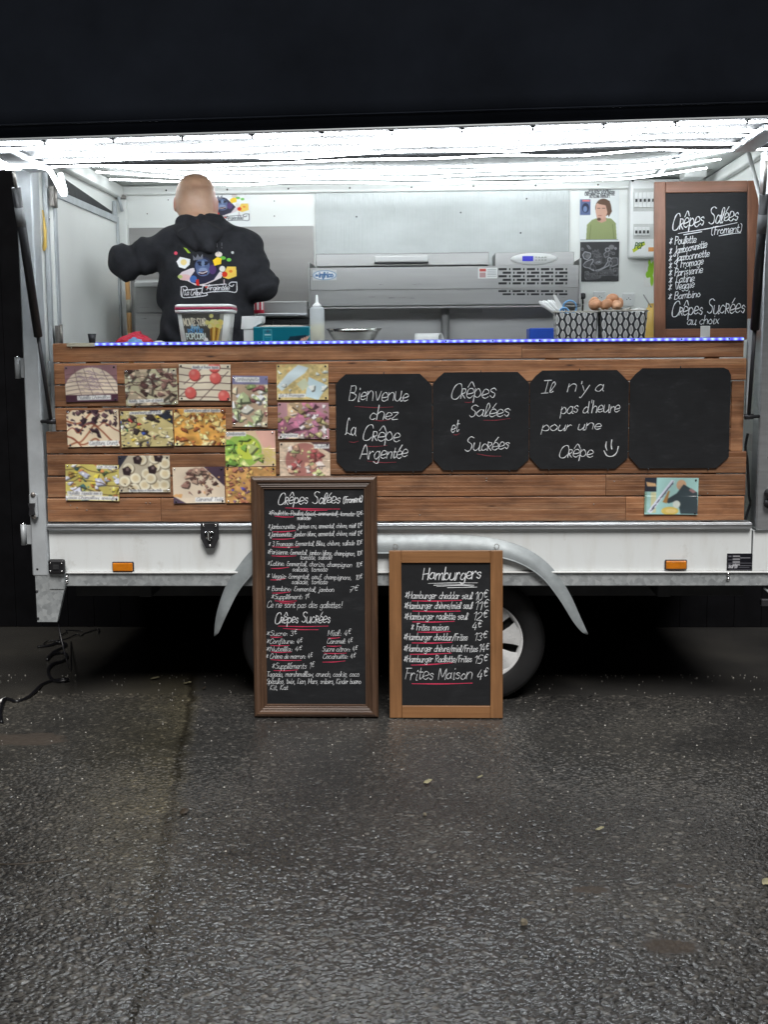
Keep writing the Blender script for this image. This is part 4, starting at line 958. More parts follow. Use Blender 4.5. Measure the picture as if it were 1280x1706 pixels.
BU = [[((592, 677), (655, 678)), ((622, 700), (650, 699)), ((582, 736), (597, 735)), ((606, 743), (645, 742)), ((612, 768), (660, 770))], [((775, 670), (790, 668)), ((806, 700), (850, 697)), ((756, 724), (766, 722)), ((795, 756), (835, 760))], [], []]
for i, (x0, y0, x1, y1, c1, c2) in enumerate(OCT):
    X0, X1, Z0, Z1 = prect(x0, y0, x1, y1, BY); a = c1/372; d = c2/372
    pts = [(X0, Z0+a), (X0+a*.9, Z0), (X1-a, Z0), (X1, Z0+a*.9), (X1, Z1-d), (X1-d*.35, Z1-d*.3) if i == 3 else (X1-d*.55, Z1-d*.42), (X1-d, Z1), (X0+a, Z1), (X0+a*.45, Z1-a*.45), (X0, Z1-a)]
    g = G(); g.prism(pts, BY, BY+.006)
    bd = g.build('chalkboard', 'board_black', None, label=LAB[i], cat='chalkboard', group='clipped boards on the planks')
    for (t, a0, a1, yy0, xh, yy1) in BT[i]: ribbons('lettering', fit_text(t, a0, a1, yy0, xh, yy1, seed=i), flat_map(BY), .0031, 'chalk_white', bd)
    for (p0, p1) in BU[i]: ribbons('underline', [[p0, ((p0[0]+p1[0])/2, (p0[1]+p1[1])/2+1.5), p1]], flat_map(BY), .003, 'chalk_dim_red', bd)
    if i == 2:
        ribbons('smiley', [[(1011, 736), (1010, 744), (1012, 750)], [(1020, 733), (1019, 741), (1020, 748)], [(1007, 751), (1012, 759), (1021, 760), (1028, 754), (1031, 744)]], flat_map(BY), .0045, 'chalk_white', bd)
    for fx in (.2, .5, .8):
        for (zz, up) in ((Z0, -1), (Z1, 1)):
            if (fx == .5) == (up < 0): continue
            x = X0+(X1-X0)*fx; G().tube([(x, BY+.003, zz+up*.0005), (x, BY-.002, zz+up*.007)], .0025, 6).build('hook', 'dark_metal', bd)

# ================================================================== framed menu boards
class Pl:
    """a leaning plane given by bottom line (Yb at z=zb) and top (Yt at z=zt)"""
    def __init__(s, Yb, zb, Yt, zt):
        s.o = np.array([0, Yb, zb]); s.up = np.array([0, Yt-Yb, zt-zb]); s.L = np.linalg.norm(s.up); s.up = s.up/s.L; s.n = np.array([0, -s.up[2], s.up[1]])
    def hit(s, px, py):
        d = ray(px, py); t = ((s.o-CAM) @ s.n)/(d @ s.n); return CAM+d*t
    def uv(s, px, py):
        q = s.hit(px, py); return q[0], (q-s.o) @ s.up
    def map(s, px, py): return s.hit(px, py), s.n
    def M(s): return Matrix(((1, 0, 0, 0), (0, -s.n[1], s.up[1], s.o[1]), (0, -s.n[2], s.up[2], s.o[2]), (0, 0, 0, 1)))   # local x, depth, up
def quad(pl, pts): return [pl.uv(*p) for p in pts]
def framed(name, pl, U0, U1, V0, V1, fw, wood, label, moulded=False, thick=.022):
    """frame of four mitred/butted members, slate set back, all on plane pl (its front face is the slate)"""
    M = pl.M(); root = empty(name, tuple(M @ Vector(((U0+U1)/2, 0, V0))), label, 'menu board')
    b_ = G().box(U0+fw*.7, U1-fw*.7, 0, .006, V0+fw*.7, V1-fw*.7, .001, 1, M).build('slate', 'board_black', root)
    if not moulded:
        for (a, b2, c, d, w) in ((U0, U0+fw, V0, V1, '_v'), (U1-fw, U1, V0, V1, '_v'), (U0+fw+.0006, U1-fw-.0006, V1-fw, V1, '_h'), (U0+fw+.0006, U1-fw-.0006, V0, V0+fw, '_h')):
            G().box(a, b2, -.010, thick-.010, c, d, .0025, 2, M).build('frame_member', wood+w, root)
    else:
        # moulded profile swept round with mitres: (inset, depth)
        prof = [(0, .016), (0, -.004), (.006, -.014), (.016, -.020), (.026, -.019), (.033, -.012), (.037, -.014), (.042, -.010), (.046, -.012), (.051, -.006), (.056, -.007), (fw+.004, .0005), (fw+.004, .006)]
        cs = [(U0, V0, 1, 1), (U1, V0, -1, 1), (U1, V1, -1, -1), (U0, V1, 1, -1)]
        for k in range(4):
            A, B = cs[k], cs[(k+1) % 4]; vs = []
            for q in (A, B):
                for ins, dp in prof: vs.append(M @ Vector((q[0]+q[2]*ins, dp, q[1]+q[3]*ins)))
            n = len(prof); g = G(); g.add(vs, [(i, i+1, i+1+n, i+n) for i in range(n-1)]); o = g.build('frame_member', wood+('_h' if k % 2 == 0 else '_v'), root)
    return root
# tall board leaning against the planks
PT = Pl(-.092, GZ+.002, -.052, at(530, 793, -.05).z)
q = quad(PT, ((427, 793), (631, 793), (415, 1193), (628, 1193)))
U0, U1, V1 = (q[0][0]+q[2][0])/2, (q[1][0]+q[3][0])/2, (q[0][1]+q[1][1])/2
TB = framed('tall_menu_board', PT, U0, U1, 0, V1, .055, 'walnut', 'tall dark-framed menu board leaning on the trailer, prices in two lists', True)
def lines(pl, root, L, w, m, nm='lettering'):
    for i, (t, x0, x1, y0, xh, *r) in enumerate(L): ribbons(nm, fit_text(t, x0, x1, y0, xh, r[0] if r else None, seed=i*7), pl.map, w, m, root)
def unders(pl, root, L, w, m='chalk_red'):
    for (x0, y0, x1, y1) in L: ribbons('underline', [[(x0, y0), ((x0+x1)/2, (y0+y1)/2+.8), (x1, y1)]], pl.map, w, m, root)
lines(PT, TB, [('Cřêpes Salées', 463, 568, 840, 10, 838), ('(Froment)', 572, 604, 838, 6, 836)], .0032, 'chalk_white')
lines(PT, TB, [('*Poulette: Poulet épicé, emmental, tomate 12€', 448, 603, 858, 4.4, 860), ('salade', 495, 518, 866, 4), ('*Jambocrunette: Jambon cru, emmental, chèvre, miel 12€', 447, 603, 881, 4.4, 879),
 ('*Jambonnette: Jambon blanc, emmental, chèvre, miel 12€', 447, 603, 894, 4.4, 892), ('* 3 Fromage: Emmental, Bleu, chèvre, salade 10€', 447, 603, 910, 4.4, 908), ('*Parisienne: Emmental, jambon blanc, champignon, 10€', 446, 603, 923, 4.4, 926), ('tomate, salade', 500, 553, 932, 4.4),
 ('*Latine: Emmental, chorizo, champignon  10€', 446, 603, 942, 4.4, 945), ('salade, tomate', 487, 546, 952, 4.4), ('* Veggie: Emmental, oeuf, champignons,  10€', 445, 603, 963, 4.4, 966), ('salade, tomate', 486, 546, 973, 4.4),
 ('* Bambino: Emmental, jambon', 445, 557, 984, 4.4, 986), ('7€', 582, 596, 987, 5.5), ('*Supplément: 1€', 452, 515, 998, 4.5), ('Ce ne sont pas des galettes!', 445, 571, 1012, 6, 1013),
 ('*Sucre: 3€', 444, 494, 1059, 4.5), ('*Confiture: 4€', 444, 503, 1072, 4.5), ('*Nutella: 4€', 443, 502, 1085, 4.5), ('* Crème de marron: 4€', 443, 520, 1097, 4.5), ('Miel: 4€', 546, 584, 1059, 5.4), ('Caramel: 4€', 545, 587, 1072, 4.5), ('Sucre citron: 4€', 537, 595, 1085, 4.5), ('Cacahuète: 4€', 538, 592, 1097, 4.5),
 ('*Suppléments 1€', 453, 523, 1114, 5.4), ('Tagada, marshmallow, crunch, cookie, coco', 444, 599, 1127, 4.8), ('Spéculos, twix, Lion, Mars, snikers, Kinder bueno', 444, 602, 1139, 4.8), ('Kit, Kat', 450, 480, 1149, 4.5)], .0016, 'chalk_white')
lines(PT, TB, [('Cřêpes Sucřées', 458, 551, 1038, 9.5, 1037)], .0030, 'chalk_white')
ribbons('strikethrough', [[(449, 855), (530, 857), (606, 856)], [(495, 863), (518, 863)]], PT.map, .0018, 'chalk_white', TB)
unders(PT, TB, [(476, 846, 566, 848), (500, 849, 545, 850), (458, 860, 489, 861), (454, 886, 492, 884), (454, 898, 490, 897), (454, 911, 498, 911), (453, 926, 493, 926), (452, 947, 481, 945), (451, 966, 475, 964), (454, 988, 483, 986), (458, 1001, 494, 1001), (466, 1004, 490, 1004), (464, 1043, 547, 1043), (472, 1047, 530, 1049), (451, 1061, 470, 1061), (451, 1075, 482, 1075), (452, 1086, 485, 1086), (452, 1099, 502, 1100), (547, 1063, 566, 1062), (545, 1076, 568, 1076), (540, 1088, 577, 1088), (538, 1103, 575, 1101), (456, 1117, 496, 1116)], .0034)
# hamburger board leaning on the fender
PH = Pl(-.098, GZ+.002, -.050, at(744, 917, -.05).z)
q = quad(PH, ((650, 917), (838, 917), (648, 1193), (838, 1193)))
U0, U1, V1 = (q[0][0]+q[2][0])/2, (q[1][0]+q[3][0])/2, (q[0][1]+q[1][1])/2
HB = framed('hamburger_menu_board', PH, U0, U1, 0, V1, .055, 'oak', 'light wood framed menu board of hamburgers leaning on the fender')
lines(PH, HB, [('Hamburgers', 704, 803, 966, 11, 964)], .0040, 'chalk_white')
lines(PH, HB, [('*Hamburger cheddar seul', 675, 788, 997, 6.4, 998), ('10€', 791, 812, 1000, 7.5), ('*Hamburger chèvre/miel seul', 674, 788, 1014, 6.4), ('11€', 791, 813, 1016, 7.5), ('*Hamburger raclette seul', 674, 780, 1032, 6.4), ('12€', 788, 812, 1033, 7.5), ('* Frites maison', 685, 748, 1050, 6.2), ('4€', 787, 802, 1049, 7),
 ('*Hamburger cheddar/Frites', 673, 780, 1066, 6.2, 1067), ('13€', 790, 811, 1067, 7), ('*Hamburger chèvre/miel/Frites', 673, 797, 1085, 6.2, 1086), ('14€', 798, 814, 1086, 7), ('*Hamburger Raclette/Frites', 673, 787, 1103, 6.2), ('15€', 790, 812, 1105, 7), ('Frites Maison', 674, 788, 1132, 11, 1131), ('4€', 795, 812, 1132, 9)], .0024, 'chalk_white')
ribbons('underline', [[(714, 972), (760, 971), (796, 971)], [(723, 975), (760, 974), (790, 975)], [(728, 977), (770, 975), (791, 978)], [(746, 979), (795, 978)]], PH.map, .0026, 'chalk_white', HB)
unders(PH, HB, [(687, 1001, 769, 1000), (688, 1018, 767, 1018), (688, 1036, 757, 1035), (696, 1053, 750, 1052), (687, 1071, 753, 1070), (684, 1090, 752, 1088), (686, 1108, 754, 1104), (687, 1139, 787, 1138)], .0046)
for px in (659, 828):
    u, v = PH.uv(px, 917); M = PH.M()
    pts = [M @ Vector((u+.010*math.sin(a), .005, V1+.004+.012-.012*math.cos(a)*1.0)) for a in np.linspace(.3, 5.6, 14)]
    G().tube([M @ Vector((u, .005, V1-.004))]+pts[::-1], .0016, 6).build('screw_eye', 'hinge_grey', HB)
# board standing on the counter at the right
PC = Pl(.18, ZT+.001, .26, at(1177, 302, .26).z)
q = quad(PC, ((1091, 303), (1267, 302), (1090, 562), (1262, 562)))
U0, U1, V1 = (q[0][0]+q[2][0])/2, (q[1][0]+q[3][0])/2, (q[0][1]+q[1][1])/2
CB = framed('counter_menu_board', PC, U0, U1, 0, V1, .050, 'cherry', 'reddish framed crêpe menu board standing on the counter at right')
lines(PC, CB, [('Cřêpes Salées', 1121, 1232, 383, 14, 366)], .0040, 'chalk_white')
lines(PC, CB, [('(Froment)', 1186, 1237, 391, 7.5, 386), ('* Poulette', 1116, 1161, 408, 7, 404), ('* Jambocrunette', 1116, 1179, 425, 7, 412), ('* Jambonnette', 1115, 1183, 437, 7, 427), ('* 3 Fromage', 1115, 1173, 449, 7, 440), ('* Parisienne', 1115, 1172, 461, 7, 454), ('* Latine', 1115, 1158, 473, 7, 468), ('* Veggie', 1114, 1158, 485, 7, 478), ('* Bambino', 1114, 1168, 500, 6.5, 494), ('au choix', 1146, 1199, 541, 8, 539)], .0030, 'chalk_white')
lines(PC, CB, [('Cřêpes Sucřées', 1120, 1243, 526, 13, 520)], .0038, 'chalk_white')
ribbons('underline', [[(1131, 389), (1180, 381), (1229, 371)], [(1140, 391), (1170, 386)], [(1199, 393), (1216, 390), (1235, 388)]], PC.map, .0036, 'chalk_white', CB)
X0, X1, Z0, Z1 = prect(1168, 543, 1184, 561, .1)
g = G(); g.box(X0, X1, .10, .103, ZT+.0005, Z1, .001); g.box(X0-.004, X1+.004, .10, .135, ZT+.0005, ZT+.006, .001); g.build('ticket_holder', 'clear_tape', None, label='small clear ticket holder in front of the counter menu board', cat='ticket holder')

# ================================================================== inside: walls' fittings
def panel(name, x0, y0, x1, y1, Y, d, m, parent=None, bev=.002, **kw):
    X0, X1, Z0, Z1 = prect(x0, y0, x1, y1, Y); return G().box(X0, X1, Y, Y+d, Z0, Z1, bev).build(name, m, parent, **kw)
# brushed sheets on the back wall
panel('splash_sheet', 218, 378, 524, 600, YB-.006, .004, 'splash_grey', T, .0005) if mat('splash_grey', (.33, .32, .31), .5, .55, var=.1, vs=3, stretch=(.5, 1, 5)) else None
b = NB('ribbed_steel'); w = b.n('ShaderNodeTexWave', wave_type='BANDS', bands_direction='X'); b.l(b.pos(), w.inputs['Vector']); w.inputs['Scale'].default_value = 22; w.inputs['Distortion'].default_value = .6
n_ = b.noise(b.pos((1.2, 1, 2.2)), 2.2, 5, .6)
b.set(Base_Color=b.ramp(n_, [(.3, (.36, .38, .375)), (.7, (.50, .53, .525))]), Metallic=.3, Roughness=b.math('MULTIPLY_ADD', n_, .25, .3)); b.bump(w.outputs['Fac'], .25, .002)
hd = panel('wall_sheet', 526, 308, 949, 470, YB-.012, .009, 'ribbed_steel', T, .001)
X0, X1, Z0, Z1 = prect(526, 308, 949, 470, YB-.012)
for (px, py) in ((530, 318), (594, 361), (768, 354), (878, 331), (868, 388), (943, 311)):
    c = at(px, py, YB-.012); G().lathe([(0, -.003), (.004, -.003), (.005, 0)], c, 'Y', 8).build('screw', 'dark_metal', hd)
for (px, py) in ((203, 365), (312, 340), (457, 335), (457, 360), (280, 333), (245, 356)):
    c = at(px, py, YB); G().lathe([(0, -.002), (.003, -.002), (.004, 0)], c, 'Y', 8).build('wall_screw', 'hinge_grey', T)
panel('apron_sheet', 519, 513.5, 962, 640, 1.20, .005, 'apron_steel', T, .001) if mat('apron_steel', (.46, .46, .455), .4, .25, var=.1, vs=3, stretch=(.4, 1, 4)) else None

# emblem shared by hoodie and wall poster
def emblem(cv, ink=(240, 240, 245), full=True):
    q = lambda px, py: ((px-286)/112, (py-404)/98)
    E = lambda px, py, rx, ry, col, rot=0: cv.ell(*q(px, py), rx/112, ry/98, col, rot)
    Pg = lambda pts, col: cv.poly([q(*p) for p in pts], col)
    Ln = lambda pts, w, col: cv.line([q(*p) for p in pts], w/112, col)
    Pg([(296, 460), (303, 453), (318, 447), (328, 446), (340, 452), (352, 455), (366, 452), (373, 455), (368, 463), (352, 470), (338, 476), (325, 475), (312, 468), (300, 466)], (226, 214, 218))
    E(308, 462, 10, 5, (232, 190, 190)); E(300, 461, 4, 3, (190, 206, 120))
    Pg([(330, 432), (346, 430), (356, 440), (366, 452), (356, 466), (342, 472), (332, 474), (318, 470), (318, 460), (324, 452)], (46, 46, 66))
    E(338, 444, 15, 16, (52, 54, 74)); E(337, 443, 12, 12, (88, 104, 140)); E(333, 438, 5, 2.4, (44, 48, 66), .2); E(343, 438, 5, 2.4, (44, 48, 66), -.2); E(338, 440, 3, 6, (120, 140, 176))
    E(338, 452, 11, 8, (96, 112, 150)); E(338, 450, 7, 4, (136, 152, 186)); Pg([(330, 453), (346, 451), (344, 457), (333, 458)], (60, 30, 40)); Ln([(331, 454), (338, 455), (345, 452)], 1.6, (225, 215, 215))
    Ln([(331, 441), (335, 442)], 1.6, (20, 22, 32)); Ln([(341, 441), (345, 440)], 1.6, (20, 22, 32)); E(354, 449, 6, 8, (84, 60, 110)); E(322, 465, 6, 6, (70, 110, 180)); Pg([(326, 466), (331, 465), (332, 476), (327, 475)], (214, 50, 44))
    Pg([(322, 434), (321, 425), (326, 430), (329, 423), (333, 429), (338, 422), (338, 431), (331, 433)], (120, 122, 132))
    Pg([(294, 436), (300, 428), (309, 430), (317, 432), (316, 441), (308, 448), (298, 445)], (244, 244, 244)); E(306, 437, 5, 5, (246, 224, 150))
    Pg([(305, 412), (311, 414), (318, 422), (313, 422)], (176, 206, 70)); E(293, 422, 3, 3, (226, 90, 110)); E(364, 424, 6, 4.5, (226, 214, 206)); E(371, 430, 5, 3, (110, 190, 80)); E(381, 433, 4, 3, (120, 200, 90)); E(387, 421, 2.4, 2.4, (220, 220, 220))
    Pg([(354, 434), (362, 428), (369, 431), (368, 440), (357, 443)], (246, 206, 50)); Pg([(374, 452), (378, 444), (393, 444), (394, 460), (380, 465), (371, 462)], (244, 206, 96)); E(374, 457, 4.5, 4.5, (222, 60, 40)); E(384, 452, 3, 2.4, (236, 140, 60)); E(370, 448, 5, 5, (232, 228, 222))
    E(344, 478, 3, 1.6, (200, 60, 50)); Ln([(373, 466), (373, 473)], 2, (196, 180, 186))
    W_ = 1.5
    Ln([(302, 478), (303, 494), (318, 495), (343, 492), (344, 488)], W_, ink); Ln([(302, 478), (309, 477), (312, 481), (308, 484), (305, 481)], 1.6, ink); Ln([(312, 483), (336, 480)], W_, ink); Ln([(303, 494), (306, 482)], 1.2, ink)
    Ln([(338, 476), (337, 488), (352, 486), (378, 485), (393, 486), (394, 470)], W_, ink); Ln([(338, 476), (352, 475), (376, 473)], W_, ink); Ln([(394, 470), (385, 470), (381, 474), (386, 477), (389, 474)], 1.6, ink)
    cv.text('La Crêpe', *[q(307, 0)[0], q(335, 0)[0]], q(0, 491.5)[1], 5/98, ink, .010, .2); cv.text('Argentée', *[q(344, 0)[0], q(382, 0)[0]], q(0, 483)[1], 5/98, ink, .010, .2)
    if full:
        for (x, a, b2) in ((361, 405, 412), (363, 418, 422), (369, 404, 410), (369, 412, 414)): Ln([(x, a), (x, b2)], 1, (150, 150, 156))
cv = Cv(76, 82, (240, 242, 242)); emblem(cv, (70, 74, 80), False)
X0, X1, Z0, Z1 = prect(330, 313, 417, 378, YB-.004)
print_mesh('logo_poster', cv, lambda u, v: Vector((X0+(X1-X0)*u, YB-.0035, Z1+(Z0-Z1)*v)), 'paper_print', None, .0012, label='white poster with ape logo on the back wall beside the man\'s head', cat='poster')
# comic poster
cv = Cv(78, 112, (236, 240, 240))
for k, (t, a, b2) in enumerate((('VOUS AVEZ DE LA PATE ?', .20, .84), ('VOUS AVEZ DU SUCRE ?', .23, .78), ('AVEC LA PATE, VOUS FAITES', .14, .88), ('UNE CREPE ET VOUS METTEZ', .14, .88), ('DU SUCRE DESSUS !', .26, .76))):
    cv.text(t, a, b2, .125+k*.037, .016, (40, 42, 46), .011, 0)
cv.rect(.02, .30, .28, .56, (96, 110, 150)); cv.ell(.16, .44, .09, .08, (50, 56, 80)); cv.ell(.15, .46, .05, .05, (120, 140, 180)); cv.rect(.08, .31, .26, .335, (230, 120, 120))
cv.poly([(.18, .97), (.2, .72), (.32, .64), (.5, .6), (.8, .62), (.92, .7), (.95, .97)], (150, 160, 110)); cv.line([(.3, .72), (.27, .95)], .012, (110, 120, 80)); cv.line([(.84, .72), (.88, .95)], .012, (110, 120, 80))
cv.poly([(.44, .56), (.66, .54), (.68, .66), (.56, .69), (.46, .66)], (206, 160, 140)); cv.ell(.60, .44, .20, .15, (104, 78, 62)); cv.poly([(.42, .38), (.5, .35), (.68, .38), (.72, .5), (.66, .6), (.52, .64), (.44, .6), (.41, .5)], (214, 170, 150))
cv.poly([(.44, .36), (.56, .30), (.76, .33), (.82, .5), (.74, .6), (.70, .5), (.66, .40), (.5, .38)], (104, 78, 62)); cv.line([(.46, .45), (.52, .45)], .014, (60, 50, 46)); cv.line([(.58, .45), (.64, .45)], .014, (60, 50, 46)); cv.line([(.48, .57), (.56, .57)], .012, (150, 90, 84)); cv.ell(.50, .63, .05, .025, (96, 70, 58))
cv.rect(.04, .965, .98, .975, (120, 130, 140))
X0, X1, Z0, Z1 = prect(966, 302, 1032, 402, YB-.004); XX = (X0, X1, Z0, Z1)
o = print_mesh('comic_poster', cv, lambda u, v: Vector((X0+(X1-X0)*u, YB-.0035-.004*abs(u-.5), Z1+(Z0-Z1)*v)), 'paper_print', None, .0012, label='poster of a cartoon figure in an olive jumper on the back wall', cat='poster')
for u in (.1, .9): G().lathe([(0, -.004), (.004, -.003), (.005, 0)], (X0+(X1-X0)*u, YB-.0065, Z1-.006), 'Y', 8).build('pin', 'hinge_grey', o)
cv = Cv(76, 80, (62, 64, 68)); tmp = Cv(76, 80, (62, 64, 68)); emblem(tmp, (150, 150, 154), False); gsc = tmp.im.mean(2); ex = np.abs(np.gradient(gsc)[0])+np.abs(np.gradient(gsc)[1])
cv.im = np.clip(62+ex*.9+(gsc-62)*.12, 40, 170)[..., None]*np.array([1, 1.0, 1.03]); cv.ell(.8, .14, .07, .06, (130, 130, 132)); cv.ell(.2, .36, .05, .05, (120, 120, 122))
X0, X1, Z0, Z1 = prect(967, 403, 1032, 469, YB-.004)
print_mesh('engraved_plate', cv, lambda u, v: Vector((X0+(X1-X0)*u, YB-.006, Z1+(Z0-Z1)*v)), 'paper_print', None, .004, label='dark slate plate with grey ape drawing under the comic poster', cat='plate')

# distribution board, sockets
DB = empty('fuse_box', tuple(at(1080, 430, YB-.08)), 'white fuse box with two rows of breakers, partly behind the counter menu board', 'fuse box')
X0, X1, Z0, Z1 = prect(1050, 298, 1135, 429, YB-.09)
Yf = YB-.09
g = G(); g.box(X0, X1, Yf, YB-.002, Z0, Z1, .012, 2); body = g.build('case', 'white_plastic', DB)
for (y0, y1, xe) in ((318, 348, 1092), (377, 394, 1083)):
    a = prect(1056, y0-4, 1092, y1+4, Yf); G().box(a[0], a[1]+.08, Yf-.002, Yf-.0005, a[2], a[3], .0005).build('breaker_window', 'grey_pale', DB) if mat('grey_pale', (.55, .56, .54), .5) else None
    a = prect(1057, y0, xe, y1, Yf); n_ = 5 if xe > 1085 else 4
    for k in range(n_):
        w_ = (a[1]-a[0])/n_; x0 = a[0]+k*w_; zc = (a[2]+a[3])/2; hh = (a[3]-a[2])*.42
        o = G().box(x0+.001, x0+w_-.001, Yf-.010, Yf-.0025, zc-hh, zc+hh, .001).build('breaker', 'white_plastic', DB)
        G().box(x0+w_*.25, x0+w_*.75, Yf-.016, Yf-.0105, zc-.012, zc+.004, .001).build('breaker_switch', 'black_plastic', o)
G().lathe([(0, -.003), (.006, -.003), (.007, 0)], at(1055, 301, Yf), 'Y', 10).build('case_screw', 'dark_metal', DB)
cv = Cv(40, 34, (236, 238, 236)); cv.poly([(.02, .72), (.9, .05), (.98, .34), (.12, .98)], (190, 200, 40)); cv.text('PEF', .2, .8, .66, .26, (50, 90, 40), .07, .3)
a = prect(1054, 401, 1076, 421, Yf)
print_mesh('sticker', cv, lambda u, v: Vector((a[0]+(a[1]-a[0])*u, Yf-.0012, a[3]+(a[2]-a[3])*v)), 'label_print', DB)
a = prect(1081, 412, 1092, 419, Yf); G().box(a[0], a[1], Yf-.002, Yf-.0004, a[2], a[3], .0003).build('sticker', 'orange_tag', DB) if mat('orange_tag', (.75, .32, .08), .5) else None
def socket(px, py, lab, plug=False):
    c = at(px, py, YB-.012); r = empty('wall_socket', (c.x, YB-.01, c.z-.035), lab, 'socket')
    G().box(c.x-.034, c.x+.034, YB-.012, YB-.0015, c.z-.036, c.z+.036, .005, 2).build('cover_plate', 'white_plastic', r)
    G().lathe([(.024, -.0135), (.0235, -.004), (0, -.003)], (c.x, YB-.001, c.z), 'Y', 24).build('well', 'grey_pale', r)
    g = G()
    for dx_, dz in ((-.009, 0), (.009, 0), (0, .008)): g.lathe([(0, -.001), (.0028, -.001), (.0028, 0)], (c.x+dx_, YB-.0125, c.z+dz), 'Y', 8)
    g.build('pin_hole', 'underside', r)
socket(1048, 499, 'white wall socket to the right of the eggs'); socket(1000, 496, 'white wall socket behind the eggs')
G().lathe([(0, -.055), (.012, -.05), (.022, -.03), (.026, 0)], (at(972, 495, YB-.03).x, YB-.016, at(972, 495, YB-.03).z), 'Y', 16).build('tmp', 'black_plastic', T).name = 'plug_body'
c = at(972, 497, YB-.06)
g = G(); g.box(c.x-.016, c.x+.016, YB-.062, YB-.02, c.z-.004, c.z+.03, .010, 2); g.tube(smooth_path([(c.x, YB-.05, c.z+.0), (c.x, YB-.055, c.z-.04), (c.x-.004, YB-.05, c.z-.12), (c.x, YB-.045, c.z-.22)], 4), .005, 8)
bpy.data.objects.remove(bpy.data.objects['plug_body'], do_unlink=True)
g.build('power_plug', 'black_plastic', None, label='black power plug with hanging lead beside the eggs', cat='plug')
# green splash sticker, yellow jug, whisk on the right behind the board
cv = Cv(30, 46, (240, 240, 236))
for (x, y, rx, ry) in ((.5, .4, .22, .26), (.75, .2, .2, .14), (.3, .55, .16, .12), (.6, .75, .12, .2), (.4, .12, .1, .1)): cv.ell(x, y, rx, ry, (150, 205, 50))
a = prect(1074, 432, 1096, 478, YB-.005)
print_mesh('paint_splash_sticker', cv, lambda u, v: Vector((a[0]+(a[1]-a[0])*u, YB-.003, a[3]+(a[2]-a[3])*v)), 'label_print', None, .0006, mask=False, label='lime green splash sticker on the back wall beside the menu board', cat='sticker')

# ------------------------------------------------------------------ topping fridge on the back shelf
FY = 1.02
FR = empty('topping_fridge', tuple(at(742, 508, FY+.15)), 'long stainless topping fridge with vents and raised lid on the back shelf', 'fridge')
X0, X1, Z0, Z1 = prect(517, 444, 965, 508, FY); Zm = at(742, 482, FY).z
G().box(X0, X1, FY, FY+.36, Zm+.0008, Z1, .002).build('fridge_front', 'fridge_steel', FR)
g = G(); g.prism([(X0, Zm), (X1, Zm), (X1, Z0), (X0, Z0)], FY+.004, FY+.34); g.build('fridge_base', 'fridge_steel', FR)
a = prect(526, 421, 815, 443, FY+.05); lid = G().box(a[0], a[1], FY+.05, FY+.34, a[2]+.001, a[3], .003).build('lid', 'fridge_steel', FR)
G().box(a[0]+.002, a[1]-.002, FY+.0495, FY+.05, a[3]-.006, a[3]-.004, 0).build('lid_seam', 'underside', lid)
h_ = prect(624, 426, 714, 439, FY+.03); G().box(h_[0], h_[1], FY+.024, FY+.049, h_[2]+.008, h_[3], .005).build('lid_handle', 'white_plastic', lid)
G().box(h_[0]-.001, h_[1]+.001, FY+.030, FY+.0492, h_[2], h_[2]+.0075, .002).build('handle_recess', 'black_plastic', lid)
a = prect(825, 420, 957, 443, FY+.05); hood = G().box(a[0], a[1], FY+.05, FY+.34, a[2]+.001, a[3], .003).build('motor_hood', 'fridge_steel', FR)
c = at(890, 431, FY+.045); g = G(); M = Matrix.Diagonal((1, 1, .24, 1))
g.lathe([(0, -.014), (.10, -.012), (.118, -.006), (.122, 0)], (c.x, FY+.0492, c.z), 'Y', 40, M); cp = g.build('control_panel', 'white_plastic', hood)
a = prect(871, 426.5, 889, 435, FY+.03); G().box(a[0], a[1], FY+.0305, FY+.0345, a[2], a[3], .001).build('display', 'display_blue', cp) if mat('display_blue', (.01, .012, .12), .2, **{'Emission_Color': (.05, .05, .9), 'Emission_Strength': .5}) else None
for r_ in range(2):
    for k in range(4):
        q = at(894+k*5.2, 428.5+r_*4.6, FY+.03); G().box(q.x-.006, q.x+.006, FY+.0325, FY+.0352, q.z-.004, q.z+.004, .001).build('button', 'grey_pale', cp)
g = G()
for r_ in range(5):
    yy = 448.5+r_*5.9; k = 0; xx = 831+(r_ % 2)*7
    while xx < 948:
        ln = 14 if k % 2 == 0 else 2.4
        if xx+ln > 950: break
        q0, q1 = at(xx, yy, FY), at(xx+ln, yy, FY); g.box(q0.x, q1.x, FY-.0012, FY+.002, q0.z-.0058, q0.z+.0058, .002); xx += ln+3.6; k += 1
for r_ in range(2):
    yy = 485+r_*5.2; k = 0; xx = 831+(r_ % 2)*7
    while xx < 948:
        ln = 14 if k % 2 == 0 else 2.4
        q0, q1 = at(xx, yy, FY), at(min(xx+ln, 950), yy, FY); g.box(q0.x, q1.x, FY+.0028, FY+.006, q0.z-.005, q0.z+.005, .002); xx += ln+3.6; k += 1
o = g.build('vent_slots', 'underside', FR); o['kind'] = 'stuff'
cv = Cv(56, 22, (205, 208, 210)); cv.ell(.5, .5, .48, .45, (60, 120, 170)); cv.ell(.5, .5, .455, .40, (240, 244, 246)); cv.text('infrico', .26, .86, .68, .26, (40, 100, 160), .045, .1); cv.poly([(.1, .62), (.14, .34), (.18, .5), (.22, .34), (.25, .62)], (40, 100, 160))
a = prect(521, 450, 561, 467, FY); print_mesh('badge', cv, lambda u, v: Vector((a[0]+(a[1]-a[0])*u, FY-.0015, a[3]+(a[2]-a[3])*v)), 'label_print', FR)
cv = Cv(48, 28, (225, 228, 226)); cv.rect(.08, .1, .42, .36, (205, 80, 70)); cv.rect(.08, .45, .4, .9, (190, 150, 150))
for k in range(5): cv.rect(.48, .14+k*.16, .94, .19+k*.16, (150, 152, 155))
